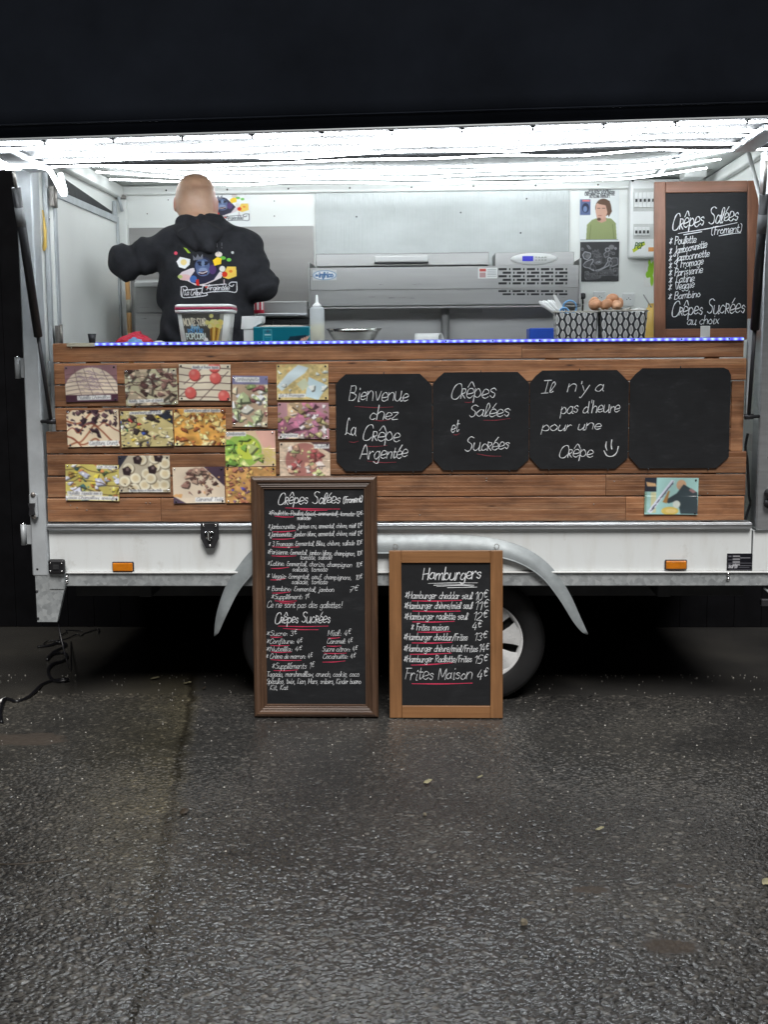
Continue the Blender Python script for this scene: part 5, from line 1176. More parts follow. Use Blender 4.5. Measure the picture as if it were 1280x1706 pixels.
a2 = prect(797, 446, 829, 464, FY); print_mesh('data_label', cv, lambda u, v: Vector((a2[0]+(a2[1]-a2[0])*u, FY-.0015, a2[3]+(a2[2]-a2[3])*v)), 'label_print', FR)
g = G(); g.box(X0-.010, X0-.0015, FY+.0, FY+.34, Z0-.006, Z1+.03, .002); g.build('end_bracket', 'steel', FR)
g = G(); g.box(X1+.0015, X1+.012, FY+.0, FY+.34, Z0-.006, Z1+.035, .002); g.build('end_bracket', 'steel', FR)
# shelf carrying the fridge, its leg
panel('fridge_shelf', 512, 508.6, 969, 513, FY+.02, .42, 'steel', T)
c = at(742, 512, FY+.12); G().tube([(c.x, FY+.12, 1.12), (c.x, FY+.12, c.z-.004)], .022, 18).build('shelf_leg', 'steel', T)
panel('leg_bracket', 682, 513.6, 804, 522, FY+.14, .006, 'steel', T)
# low steel worktop behind the counter with appliances
G().box(-1.45, 1.58, .98, 1.47, 1.08, 1.12, .004).build('rear_worktop', 'steel', T)
for x in (-1.4, -.2, .8, 1.5): G().box(x, x+.04, 1.02, 1.06, .657, 1.079, .002).build('worktop_leg', 'steel', T)
AP = empty('steel_cabinet', tuple(at(253, 560, 1.05)), 'stainless warming cabinet with a long handle left of the man', 'cabinet')
a = prect(224, 466, 300, 640, 1.05); G().box(a[0], a[1], 1.05, 1.42, 1.1205, a[3], .004).build('cabinet_body', 'steel', AP)
a = prect(226, 468, 297, 521, 1.045); G().box(a[0], a[1], 1.034, 1.049, a[2], a[3], .003).build('upper_door', 'fridge_steel', AP)
a = prect(226, 524, 297, 600, 1.045); G().box(a[0], a[1], 1.034, 1.049, a[2], a[3], .003).build('lower_door', 'fridge_steel', AP)
a = prect(224, 469, 292, 478, 1.02); G().box(a[0], a[1], 1.008, 1.033, a[2], a[3], .006, 2).build('handle', 'white_plastic', AP)
CH = empty('crepe_griddle', tuple(at(480, 560, 1.05)), 'stainless griddle unit with a pale front ledge behind the teal box', 'griddle')
a = prect(436, 502, 513, 620, 1.06); G().box(a[0], a[1], 1.06, 1.40, 1.1205, a[3], .004).build('griddle_body', 'steel', CH)
a = prect(430, 522, 513, 527, 1.03); G().box(a[0], a[1], 1.0, 1.059, a[2], a[3], .003).build('front_ledge', 'aluminium', CH)
a = prect(440, 529, 515, 540, 1.03); G().box(a[0], a[1], 1.045, 1.0595, a[2], a[3], .002).build('drip_slot', 'underside', CH)
for px in (453, 484):
    c = at(px, 539, 1.02); G().tube([(c.x-.01, 1.02, c.z-.02), (c.x+.01, 1.02, c.z+.012)], .004, 6).build('tap_lever', 'black_plastic', CH)
# striped tin beside the man's right side
TN = empty('striped_tin', tuple(at(431, 523, 1.02)), 'small red and white striped tin on the griddle ledge', 'tin')
c = at(431, 522, 1.03); r_ = .028
for k in range(14):
    a0, a1 = 2*math.pi*k/14, 2*math.pi*(k+1)/14; vs = []
    for z in (c.z, c.z+.085):
        for t in (a0, (a0+a1)/2, a1): vs.append((c.x+r_*math.cos(t), 1.03+r_*math.sin(t), z))
    g = G(); g.add(vs, [(0, 1, 4, 3), (1, 2, 5, 4)]); g.build('stripe', 'red_plastic' if k % 2 else 'white_plastic', TN)
G().lathe([(0, .0), (r_+.001, 0), (r_+.001, .018)], (c.x, 1.03, c.z-.001), 'Z', 20).build('tin_base', 'red_plastic', TN)
# broom handle in the left corner
a, b_ = at(211, 452, 1.32), at(217, 575, 1.30); d_ = (b_-a).normalized()
BR = empty('broom', tuple(a+d_*1.55), 'wooden broom handle propped in the left back corner', 'broom')
end = a+d_*((.70-a.z)/d_.z); G().tube([tuple(a), tuple(a+(end-a)*.5), tuple(end)], .0135, 12).build('handle', 'broom_wood', BR)
G().tube([tuple(a+d_*.155), tuple(a+d_*.225)], .0142, 12).build('paper_band', 'paper_pulp', BR)
G().box(end.x-.15, end.x+.12, 1.25, 1.32, .657, .715, .01).build('brush_head', 'black_plastic', BR)
# wall hook and yellow strap on the left end wall
c = at(57, 355, .12); q = at(60, 415, .12)
g = G(); g.tube([(dx+.006, .10, c.z+.01), (dx+.012, .10, c.z-.08), (dx+.008, .10, q.z+.01), (dx+.004, .10, q.z-.01)], .008, 8, True, [.004, .008, .010, .005]); g.build('strap', 'yellow_plastic', None, label='yellow strap hanging on the left end wall', cat='strap')
c = at(64, 366, .16); g = G(); g.tube([(dx+.002, .14, c.z+.012)]+[(dx+.012+.010*math.cos(t), .14, c.z+.010*math.sin(t)) for t in np.linspace(1.6, -2.6, 10)], .0022, 6); g.build('wall_hook', 'chrome', None, label='small metal hook on the left end wall', cat='hook')

# ================================================================== things on the counter
def zc(): return ZT+.0006
# popcorn bucket
CY = .12
PB = empty('popcorn_bucket', tuple(at(344, 566, CY)), 'tapered popcorn bucket with red and white lid on the counter', 'bucket')
c = at(344, 540, CY); zt = at(344, 508, CY).z; zr_ = at(344, 521, CY).z
def rrect(wx, wy, r, n=6):
    pts = []
    for (sx_, sy_, a0) in ((1, 1, 0), (-1, 1, 90), (-1, -1, 180), (1, -1, 270)):
        for k in range(n+1):
            t = math.radians(a0+90*k/n); pts.append((sx_*(wx-r)+r*math.cos(t), sy_*(wy-r)+r*math.sin(t)))
    return pts
def loft(secs, c, cap=True):
    """secs: (half x, half y, corner radius, z)"""
    vs = []; n = 0
    for wx, wy, r, z in secs:
        P = rrect(wx, wy, r); n = len(P); vs += [(c[0]+x, c[1]+y, z) for x, y in P]
    fs = [(i*n+k, i*n+(k+1) % n, (i+1)*n+(k+1) % n, (i+1)*n+k) for i in range(len(secs)-1) for k in range(n)]
    if cap: fs += [tuple(range(n))[::-1], tuple((len(secs)-1)*n+k for k in range(n))]
    g = G(); g.add(vs, fs, True); return g
mat('frosted', (.62, .63, .60), .3, var=.06)
bw, tw = .104, .122
loft([(bw, .075, .03, zc()), (bw+.002, .077, .03, zc()+.004), (tw-.002, .09, .035, zr_-.004)], (c.x, CY)).build('tub', 'frosted', PB)
lidc = loft([(tw-.001, .092, .035, zr_-.003), (tw+.006, .097, .036, zr_-.001), (tw+.008, .098, .037, zr_+.010)], (c.x, CY)).build('lid_skirt', 'white_plastic', PB)
loft([(tw+.0085, .0985, .037, zr_+.0102), (tw+.0085, .0985, .037, zr_+.022)], (c.x, CY)).build('lid_band', 'lid_red', PB) if mat('lid_red', (.36, .02, .07), .4) else None
loft([(tw+.007, .098, .037, zr_+.0222), (tw+.006, .097, .036, zt-.004), (tw-.002, .090, .03, zt)], (c.x, CY)).build('lid_top', 'white_plastic', PB)
cv = Cv(84, 60, (86, 84, 78)); cv.noise(.3, 6, R_(2)); cv.rect(.9, 0, 1, 1, (150, 150, 140))
cv.text('MOVIE STAR', .03, .58, .40, .13, (238, 230, 205), .022, .0); cv.text('fresh', .18, .4, .52, .08, (150, 200, 230), .02, .2); cv.text('POPULAR', .1, .5, .66, .08, (90, 160, 215), .018, .0); cv.text('POPCORN', .04, .56, .86, .11, (225, 240, 235), .026, .0)
cv.poly([(.66, .42), (.96, .42), (.9, 1), (.7, 1)], (196, 150, 60))
for k in range(4): cv.poly([(.68+k*.075, .42), (.72+k*.072, .42), (.725+k*.055, 1), (.70+k*.055, 1)], (236, 206, 110) if k % 2 else (120, 76, 34))
rp_ = R_(8)
for k in range(26): cv.ell(.66+.3*rp_.rand(), .26+.2*rp_.rand(), .05, .07, (216+rp_.randint(20), 206+rp_.randint(20), 110+rp_.randint(50)))
cv.ell(.6, .3, .05, .08, (226, 216, 130)); cv.ell(.70, .08, .05, .07, (226, 222, 140)); cv.ell(.56, .9, .06, .09, (236, 236, 232))
hy = lambda v: zr_-.008+(zc()+.004-(zr_-.008))*v
print_mesh('printed_label', cv, lambda u, v: Vector((c.x+(2*u-1)*((tw-.012)+(bw-tw)*v-.014), CY-(.0895+(.0755-.0895)*v)-.0014, hy(v))), 'label_print', PB)
# white lidded box + teal box
a = prect(403, 527, 439, 568, .14); WB = empty('white_container', ((a[0]+a[1])/2, .16, zc()), 'white plastic dispenser with angled top between bucket and teal box', 'container')
zm_ = a[3]-.058; hx = a[1]-a[0]
G().prism([(a[0]+.012, zc()), (a[1]-.004, zc()), (a[1]-.004, zm_), (a[0]+.012, zm_)], .11, .2).build('container_body', 'white_plastic', WB)
G().prism([(a[0], zm_+.0005), (a[0]+hx*.5, zm_+.0005), (a[1]-.002, zm_+.030), (a[1]+.001, a[3]), (a[0]+.006, a[3]), (a[0]+.004, zm_+.03)], .105, .205).build('flip_lid', 'white_plastic', WB)
G().prism([(a[0]+hx*.70, zm_+.030), (a[0]+hx*.76, zm_+.033), (a[0]+hx*.78, a[3]-.003), (a[0]+hx*.70, a[3]-.003)], .1015, .1045).build('lid_rib', 'white_plastic', WB)
a = prect(423, 544, 521, 568, .09); TL = empty('teal_box', ((a[0]+a[1])/2, .12, zc()), 'flat teal cardboard box of gloves on the counter', 'box')
G().box(a[0], a[1], .07, .19, zc(), a[3], .002).build('carton', 'teal_card', TL)
cv = Cv(100, 28, (0, 104, 122)); cv.rect(.16, .16, .32, .95, (20, 120, 140)); cv.line([(.17, .2), (.17, .9), (.31, .9), (.31, .2), (.17, .2)], .006, (150, 200, 205), sm=False); cv.rect(.19, .45, .3, .52, (190, 220, 222)); cv.rect(.20, .6, .29, .63, (120, 180, 186)); cv.ell(.245, .28, .03, .08, (60, 90, 110))
cv.poly([(.55, 1), (.62, .6), (.9, .5), (.92, .95)], (20, 46, 60)); 
for k in range(4): cv.line([(.78+k*.03, .95), (.83+k*.04, .72-k*.05)], .02, (226, 170, 150))
cv.rect(0, 0, 1, .05, (150, 200, 210)); cv.rect(.955, .05, 1, 1, (150, 206, 215)); cv.rect(.965, .2, .99, .9, (40, 80, 100))
print_mesh('carton_print', cv, lambda u, v: Vector((a[0]+.002+(a[1]-a[0]-.004)*u, .0685, a[3]-.001+(zc()+.001-a[3])*v)), 'label_print', TL)
g = G(); g.add([(a[0]+.02, .1, a[3]+.0006), (a[1]-.03, .1, a[3]+.0006), (a[1]-.06, .13, a[3]+.006), (a[0]+.05, .13, a[3]+.008), (a[1]-.03, .17, a[3]+.0006), (a[0]+.02, .17, a[3]+.0006)], [(0, 1, 2, 3), (3, 2, 4, 5)]); g.build('torn_flap', 'paper_pulp', TL)
# squeeze bottle
c = at(528.5, 540, .08); zt = at(528, 491, .08).z; zs = at(528, 511, .08).z; zo = at(528, 541, .08).z
SQ = empty('squeeze_bottle', (c.x, .08, zc()), 'clear squeeze bottle half full of yellow oil beside the teal box', 'bottle')
b = NB('bottle_plastic'); b.set(Base_Color=(.80, .85, .88), Roughness=.22, Alpha=.55, **{'Specular IOR Level': .5})
mat('oil', (.55, .50, .14), .25, var=.05)
G().lathe([(0, 0), (.031, .0), (.033, .004), (.033, zs-zc()-.012), (.028, zs-zc()-.002), (.018, zs-zc())], (c.x, .08, zc()), 'Z', 28).build('bottle_body', 'bottle_plastic', SQ)
G().lathe([(0, .002), (.030, .002), (.0315, .005), (.0315, zo-zc()), (0, zo-zc()+.001)], (c.x, .08, zc()), 'Z', 28).build('oil', 'oil', SQ)
G().lathe([(.019, 0), (.020, .006), (.013, .012), (.007, .018), (.004, zt-zs-.002), (0, zt-zs)], (c.x, .08, zs+.0005), 'Z', 20).build('nozzle', 'white_plastic', SQ)
# steel bowl on the rear worktop box
c = at(590, 548, .82); zb = at(590, 566, .82).z
ST = box('prep_shelf', at(470, 600, .82).x, at(950, 600, .82).x, .66, .976, zb-.06, zb-.04, 'steel', T)
g = G(); R0 = (at(635, 548, .82).x-at(545, 548, .82).x)/2
g.lathe([(.0, 0), (.05, 0), (R0*.72, .028), (R0*.93, .075), (R0, zb*0+c.z-(zb-.0396)), (R0+.005, c.z-(zb-.0396)+.001), (R0*.92, .072), (R0*.70, .032), (.05, .005), (0, .005)], (c.x, .82, zb-.0396), 'Z', 40); g.build('mixing_bowl', 'chrome_bowl', None, label='wide stainless mixing bowl behind the squeeze bottle', cat='bowl') if mat('chrome_bowl', (.7, .69, .66), .2, 1.0, var=.05) else None
g = G(); c = at(735, 562, .80); r_ = .034
g.tube(smooth_path([(c.x-.13, .84, zb-.0396+r_+.001), (c.x-.06, .83, zb-.0396+r_+.001), (c.x, .80, zb-.0396+r_+.001)], 4), r_, 20, False); o = g.build('paper_roll', 'white_plastic', None, label='white open-ended tube lying behind the light strip', cat='tube'); so = o.modifiers.new('thickness', 'SOLIDIFY'); so.thickness = .003
a = prect(880, 547, 934, 566, .80); g = G(); g.box(a[0], a[1], .70, .90, zb-.0396, a[3], .006, 2); g.build('blue_crate', 'blue_plastic', None, label='blue plastic tub behind the patterned baskets', cat='tub')
# red bag with blue napkin, small cup, white scraps at left
rb = R_(4); c = at(224, 566, .12)
def crumple(cx, cy, w_, d_, h_, seed, peak=.1):
    rq = R_(seed); n = 13; vs = []; 
    for j in range(n):
        for i in range(n):
            u, v = i/(n-1)*2-1, j/(n-1)*2-1; e = max(abs(u), abs(v)); rad = math.hypot(u-peak, v)
            z = zc()+h_*max(0, (1-rad))**.8*(.8+.4*rq.rand()) if e < 1 else zc()
            vs.append((cx+u*w_+(.006*rq.randn() if e < 1 else 0), cy+v*d_, z))
    fs = [(j*n+i, j*n+i+1, (j+1)*n+i+1, (j+1)*n+i) for j in range(n-1) for i in range(n-1)]+[tuple(range(n))[::-1]+tuple(n*k for k in range(1, n))+tuple(n*(n-1)+k for k in range(1, n))+tuple(n*k+n-1 for k in range(n-2, 0, -1))]
    g = G(); g.add(vs, fs[:-1]); return g
crumple(c.x, .14, .10, .07, .060, 4, .0).build('red_bag', 'red_plastic', None, label='crumpled red bag on the left end of the counter', cat='bag')
c = at(222, 566, .05); crumple(c.x, .055, .05, .022, .030, 7).build('blue_napkin', 'light_blue', None, label='crumpled blue napkin in front of the red bag', cat='napkin')
c = at(262, 567, .07); crumple(c.x, .07, .05, .02, .016, 9).build('paper_scrap', 'paper_white', None, label='white paper scrap on the counter beside the man', cat='paper') if mat('paper_white', (.78, .78, .76), .8) else None
c = at(153, 566, .05); zq = at(153, 556, .05).z; g = G(); g.lathe([(0, .0), (.012, 0), (.019, zq-zc()), (.017, zq-zc()), (.011, .004), (0, .004)], (c.x, .05, zc()), 'Z', 20); g.build('dark_cup', 'dark_metal', None, label='tiny dark metal cup at the left end of the counter', cat='cup')

# patterned fabric baskets
b = NB('leaf_fabric'); tc = b.n('ShaderNodeAttribute', attribute_name='pat')
sp2 = b.n('ShaderNodeSeparateXYZ'); b.l(tc.outputs['Vector'], sp2.inputs[0])
U, V = b.math('MULTIPLY', sp2.outputs[0], 1/.050), b.math('MULTIPLY', sp2.outputs[1], 1/.047)
col_i = b.math('FLOOR', b.math('MULTIPLY', U, 2)); odd = b.math('MODULO', b.math('ADD', col_i, 1000), 2)
fu = b.math('SUBTRACT', b.math('FRACT', b.math('MULTIPLY', U, 2)), .5); fv = b.math('SUBTRACT', b.math('FRACT', b.math('ADD', V, b.math('MULTIPLY', odd, .5))), .5)
av = b.math('ABSOLUTE', fv); au = b.math('ABSOLUTE', fu)
edge = b.math('SUBTRACT', b.math('MULTIPLY', b.math('SUBTRACT', .46, b.math('MULTIPLY', b.math('POWER', b.math('MULTIPLY', av, 2.05), 2), .46)), .92), au)
leaf = b.ramp(edge, [(.0, (0, 0, 0)), (.04, (1, 1, 1)), (.14, (1, 1, 1)), (.18, (.45, .45, .45))]); vein = b.ramp(au, [(.03, (1, 1, 1)), (.06, (0, 0, 0))])
b.set(Base_Color=b.mix(b.math('MAXIMUM', b.math('MULTIPLY', leaf, 1), b.math('MULTIPLY', b.math('GREATER_THAN', edge, .02), vein), clamp=True), (.022, .024, .028), (.62, .62, .60)), Roughness=.85)
b.bump(b.noise(b.pos(), 900, 2), .3, .001)
def basket(x0, x1, ytop, ybot, yc, label, seed):
    a = prect(x0, ytop, x1, ybot, yc-.07); cx = (a[0]+a[1])/2; wx = (a[1]-a[0])/2; top = a[3]; wy = .075; rq = R_(seed); vs = []; pat = []; N = 40; J = 7
    per = rrect(wx, wy, .022, 9); n = len(per); cum = [0]
    for k in range(n): cum.append(cum[-1]+math.hypot(per[(k+1) % n][0]-per[k][0], per[(k+1) % n][1]-per[k][1]))
    ph = rq.rand()*6
    for j in range(J+1):
        t = j/J; z = zc()+(top-zc())*t
        for k in range(n):
            x, y = per[k]; s_ = .93+.07*t+.012*math.sin(k*.7+ph+t*3); vs.append((cx+x*s_, yc+y*s_, z+(.004*math.sin(k*.5+ph) if j == J else 0))); pat.append((cum[k], (top-zc())*t, 0))
    fs = [(j*n+k, j*n+(k+1) % n, (j+1)*n+(k+1) % n, (j+1)*n+k) for j in range(J) for k in range(n)]+[tuple(range(n))[::-1]]
    r = empty('fabric_basket', (cx, yc, zc()), label, 'basket', 'patterned baskets on the counter')
    me = bpy.data.meshes.new('basket_wall'); me.from_pydata(vs, [], fs); at_ = me.attributes.new('pat', 'FLOAT_VECTOR', 'POINT'); at_.data.foreach_set('vector', np.array(pat, np.float32).ravel())
    me.polygons.foreach_set('use_smooth', [True]*len(fs)); me.materials.append(MATS['leaf_fabric']); o = link('basket_wall', me, r); so = o.modifiers.new('thickness', 'SOLIDIFY'); so.thickness = .004
    rim = [(cx+x*1.005, yc+y*1.005, top+.002) for x, y in per]+[(cx+per[0][0]*1.005, yc+per[0][1]*1.005, top+.002)]
    G().tube(rim, .0035, 6, False).build('basket_rim', 'paper_pulp', r)
    return r, cx, wx, top
B1 = basket(926, 998, 520, 566, .13, 'black and white leaf-patterned basket holding cutlery and scissors', 1)
B2 = basket(1001, 1080, 518, 566, .13, 'black and white leaf-patterned basket under the eggs', 2)
# cutlery and scissors
KN = ['white plastic knife, lowest and leftmost in the left basket', 'white plastic knife, second from the left in the left basket', 'white plastic knife, third from the left in the left basket', 'white plastic knife next to the pointed napkin in the left basket']
for i, (px0, py0, px1, py1) in enumerate(((899, 502, 930, 520), (905, 501, 934, 521), (913, 500, 938, 521), (918, 500, 942, 522))):
    p0, p1 = at(px0, py0, .12+i*.01), at(px1, py1+6, .13+i*.01); d_ = (p1-p0)
    g = G(); g.tube([tuple(p0), tuple(p0+d_*.12), tuple(p0+d_*.5), tuple(p1)], .008, 8, True, [.004, .0105, .008, .006]); g.build('plastic_knife', 'white_plastic', None, label=KN[i], cat='knife', group='plastic knives in the basket')
p0, p1 = at(922, 491, .1), at(938, 520, .1); g = G(); d_ = (p1-p0); s_ = d_.cross(Vector((0, 1, 0))).normalized()
g.prism([(p0.x, p0.z), (p0.x+.012, p0.z-.002), (p1.x+.016, p1.z), (p1.x-.016, p1.z)], .098, .1015); g.build('folded_napkin', 'paper_white', None, label='pointed white napkin standing in the left basket', cat='napkin')
SCS = empty('scissors', tuple(at(950, 521, .1)), 'scissors with light blue handles standing in the left basket', 'scissors')
for (px, py, rx, rz, ro) in ((950, 512, 11, 11, .35), (941, 519, 7, 6, .2)):
    c = at(px, py, .095); pts = []
    for t in np.linspace(0, 2*math.pi, 25): x, z = rx/372*math.cos(t), rz/372*math.sin(t); pts.append((c.x+x*math.cos(ro)+z*math.sin(ro), .095, c.z-x*math.sin(ro)+z*math.cos(ro)))
    G().tube(pts, .0038, 8, False).build('handle_ring', 'light_blue', SCS)
c = at(947, 524, .095); G().box(c.x-.005, c.x+.005, .093, .096, zc()+.01, c.z, .001).build('blade', 'steel', SCS)
# egg tray and eggs
c = at(1022, 514, .13); EZ = at(1022, 517, .08).z
g = G(); NX, NY = 31, 16; vs = []
for j in range(NY):
    for i in range(NX):
        u, v = i/(NX-1), j/(NY-1); vs.append((c.x-.075+.15*u, .085+.09*v, EZ+.006*math.cos(u*math.pi*2*3)*math.cos(v*math.pi*2*2)+(.006 if i in (0, NX-1) or j in (0, NY-1) else 0)))
g.add(vs, [(j*NX+i, j*NX+i+1, (j+1)*NX+i+1, (j+1)*NX+i) for j in range(NY-1) for i in range(NX-1)], True)
o = g.build('egg_tray', 'paper_pulp', None, label='grey pulp egg tray on the right basket', cat='egg tray'); so = o.modifiers.new('thickness', 'SOLIDIFY'); so.thickness = .003
prof = [(.0225*math.sqrt(max(0, 1-((h-.0)/(.030 if h > 0 else .026))**2)), h) for h in [-.026, -.024, -.019, -.011, 0, .01, .018, .024, .028, .030]]
g = G(); g.lathe(prof, (0, 0, 0), 'Z', 20); em = bpy.data.meshes.new('egg'); em.from_pydata(g.v, [], g.f); em.polygons.foreach_set('use_smooth', [True]*len(g.f)); em.materials.append(MATS['egg_shell'])
em2 = em.copy(); em2.materials[0] = MATS['egg_pale']
EL = ['brown egg at the left end of the tray', 'brown egg in the front middle of the tray', 'pale brown egg at the front right of the tray', 'brown egg perched on top of the others', 'brown egg at the back left of the tray', 'brown egg hidden at the back right of the tray']
for i, (px, py, yy, rot, pale) in enumerate(((992, 508, .10, (.3, 1.2, 0), 0), (1010, 508, .10, (.2, .9, .4), 0), (1028, 509, .10, (.3, 1.3, 2.), 1), (1020, 498, .135, (.1, 1.4, .3), 0), (990, 506, .145, (.2, .2, .6), 0), (1030, 507, .15, (.2, .4, .2), 0))):
    c = at(px, py, yy); o = link('egg', em2 if pale else em, None, c, label=EL[i], cat='egg', group='eggs in the tray'); o.rotation_euler = rot; o.scale = (1.06, 1.06, 1.06)
c = at(1064, 514, .13); g = crumple(c.x, .13, .045, .04, .02, 21); g.v = [(x, y, z-ZT+B2[3]-.004) for x, y, z in g.v]; g.build('plastic_wrap', 'clear_tape', None, label='crumpled clear wrap on the right basket', cat='wrap')
# yellow jug and black gadget seen left of the counter board
c = at(1087, 530, .55); g = G(); g.lathe([(0, 0), (.04, 0), (.046, .02), (.046, .10), (.036, .14), (.02, .16), (.02, .175), (0, .175)], (c.x, .55, at(1087, 560, .55).z-.02), 'Z', 20)
SH2 = box('side_shelf', c.x-.18, c.x+.3, .46, .72, at(1087, 560, .55).z-.05, at(1087, 560, .55).z-.0205, 'steel', T); g.build('yellow_bottle', 'yellow_plastic', None, label='yellow bottle behind the counter menu board edge', cat='bottle')
p0, p1 = at(1073, 491, .5), at(1086, 512, .53); g = G(); g.tube([tuple(p0), tuple(p1+(p1-p0)*.9)], .003, 6, True); g.build('steel_skewer', 'steel', None, label='thin steel rod leaning behind the counter menu board', cat='rod')

# ================================================================== the man inside, seen from behind
PY = .62
def W(px, py, dy=0): v = at(px, py, PY+dy); return (v.x, v.y, v.z)
FZ = .655
hx, hy_, hz = W(326, 331); SH = W(342, 410)
def hand(D, X, Y, Z, wr, dr_, side):
    wr = np.array(wr); dr_ = np.array(dr_)/np.linalg.norm(dr_); sx_ = np.cross(dr_, (0, 0, 1)); sx_ /= np.linalg.norm(sx_); up = np.cross(sx_, dr_)
    D = smin(D, cone(X, Y, Z, wr, wr+dr_*.085, .030, .034), .02)
    for k, ln in zip((-1.5, -.5, .5, 1.5), (.060, .072, .068, .054)):
        b0 = wr+dr_*.095+sx_*k*.019; b1 = b0+dr_*ln*.55-up*.008; b2 = b1+dr_*ln*.35-up*.030
        D = smin(D, np.minimum(cone(X, Y, Z, b0, b1, .0095, .009), cone(X, Y, Z, b1, b2, .009, .0075)), .008)
    t0 = wr+dr_*.035+sx_*side*.028; t1 = t0+dr_*.035+sx_*side*.026-up*.01; t2 = t1+dr_*.03-up*.012
    return smin(D, np.minimum(cone(X, Y, Z, t0, t1, .012, .010), cone(X, Y, Z, t1, t2, .010, .008)), .010)
# arms: shoulder, elbow, wrist
LS, LE, LW_ = np.array(W(276, 418, .0)), np.array(W(207, 437, -.02)), np.array(W(236, 434, .22))
RS, RE, RW_ = np.array(W(410, 420, .0)), np.array(W(438, 476, -.04)), np.array(W(415, 474, .22))
hipz = FZ+.93
def leg(D, X, Y, Z, s, k=1.0):
    a = np.array([SH[0]+s*.10, PY+.02, hipz]); kn = np.array([SH[0]+s*.115, PY+.03, FZ+.50]); an = np.array([SH[0]+s*.125, PY+.0, FZ+.09])
    D = smin(D, cone(X, Y, Z, a, kn, .088*k, .060*k), .03); return smin(D, cone(X, Y, Z, kn, an, .060*k, .042*k), .02), an
def body(X, Y, Z):
    th = .25; dx_, dy_ = X-hx, Y-hy_; xr = dx_*math.cos(th)+dy_*math.sin(th); yr = -dx_*math.sin(th)+dy_*math.cos(th); zr2 = Z-hz
    D = ((np.abs(xr/.095)**2.2+np.abs(yr/.106)**2.2+np.abs((zr2-.014)/.102)**2.2)**(1/2.2)-1)*.095                                   # cranium
    D = smin(D, ellip(xr, yr, zr2, (0, .03, -.055), (.068, .080, .075)), .04)                  # jaw and face
    D = smin(D, ellip(xr, yr, zr2, (0, -.035, -.050), (.074, .060, .075)), .04)                 # occiput to nape
    D = smin(D, cone(xr, yr, zr2, (0, .105, .0), (0, .122, -.028), .008, .014), .012)           # nose
    D = smin(D, ellip(xr, yr, zr2, (0, .092, .022), (.045, .016, .012)), .012)                  # brow
    D = smin(D, ellip(xr, yr, zr2, (0, .098, -.060), (.024, .012, .008)), .008)                 # lips
    for s in (-1, 1):                                                                          # ears
        D = smin(D, ellip(xr, yr, zr2, (s*.099, .000, -.028), (.011, .022, .034)), .010)
        D = np.maximum(D, -ellip(xr, yr, zr2, (s*.106, .010, -.020), (.006, .010, .017)))
        D = np.maximum(D, -ellip(xr, yr, zr2, (s*.034, .106, .004), (.014, .010, .007)))       # eye sockets
    D = smin(D, cone(X, Y, Z, (hx+.004, PY-.012, hz-.045), (SH[0]-.012, PY-.005, SH[2]+.06), .078, .086), .035)
    back = np.clip((-yr-.02)/.04, 0, 1); D = D+back*(.004*np.exp(-((zr2+.088)/.005)**2)+.003*np.exp(-((zr2+.112)/.005)**2))      # nape creases
    # trunk and limbs under the clothes
    zz = Z; a = np.interp(zz, [hipz-.08, hipz+.1, SH[2]-.25, SH[2]-.05, SH[2]+.02, SH[2]+.08], [.15, .17, .18, .19, .15, .06]); bb = np.interp(zz, [hipz-.08, hipz+.1, SH[2]-.25, SH[2]-.02, SH[2]+.08], [.10, .13, .13, .11, .05])
    tr = (np.sqrt(((X-SH[0])/a)**2+((Y-PY)/bb)**2)-1)*bb; tr = np.maximum(tr, np.maximum(hipz-.10-Z, Z-SH[2]-.08))
    D = smin(D, tr, .04)
    for (S_, E_, Wr) in ((LS, LE, LW_), (RS, RE, RW_)):
        D = smin(D, cone(X, Y, Z, S_, E_, .058, .045), .03); D = smin(D, cone(X, Y, Z, E_, Wr, .045, .030), .015)
    D = hand(D, X, Y, Z, LW_, (.5, 1, .05), 1); D = hand(D, X, Y, Z, RW_, (-.25, 1, -.1), -1)
    for s in (-1, 1):
        D, an = leg(D, X, Y, Z, s); D = smin(D, cone(X, Y, Z, an-np.array([0, .02, .045]), an+np.array([s*.03, .15, -.062]), .040, .026), .02)
    return D
PR = net_object('person', body, (-1.52, .30, FZ-.005), (-.45, 1.12, hz+.14), .0085, 'skin', None, (SH[0], PY, FZ), label='bald man in black hooded sweatshirt working with his back turned', cat='person')
vv = np.array([v.co for v in PR.data.vertices])+np.array(PR.location)
sd_ = np.clip((hz+.045-vv[:, 2])/.05, 0, 1)*np.clip((vv[:, 2]-hz+.085)/.03, 0, 1)*np.clip((hy_+.045-vv[:, 1])/.04, 0, 1)
er = np.clip((np.abs(vv[:, 0]-hx)-.090)/.006, 0, 1)*(vv[:, 2] > hz-.07)*(vv[:, 2] < hz+.03)
for nm_, dd in (('shaved', sd_), ('ear', er)): a_ = PR.data.attributes.new(nm_, 'FLOAT', 'POINT'); a_.data.foreach_set('value', dd.astype(np.float32))
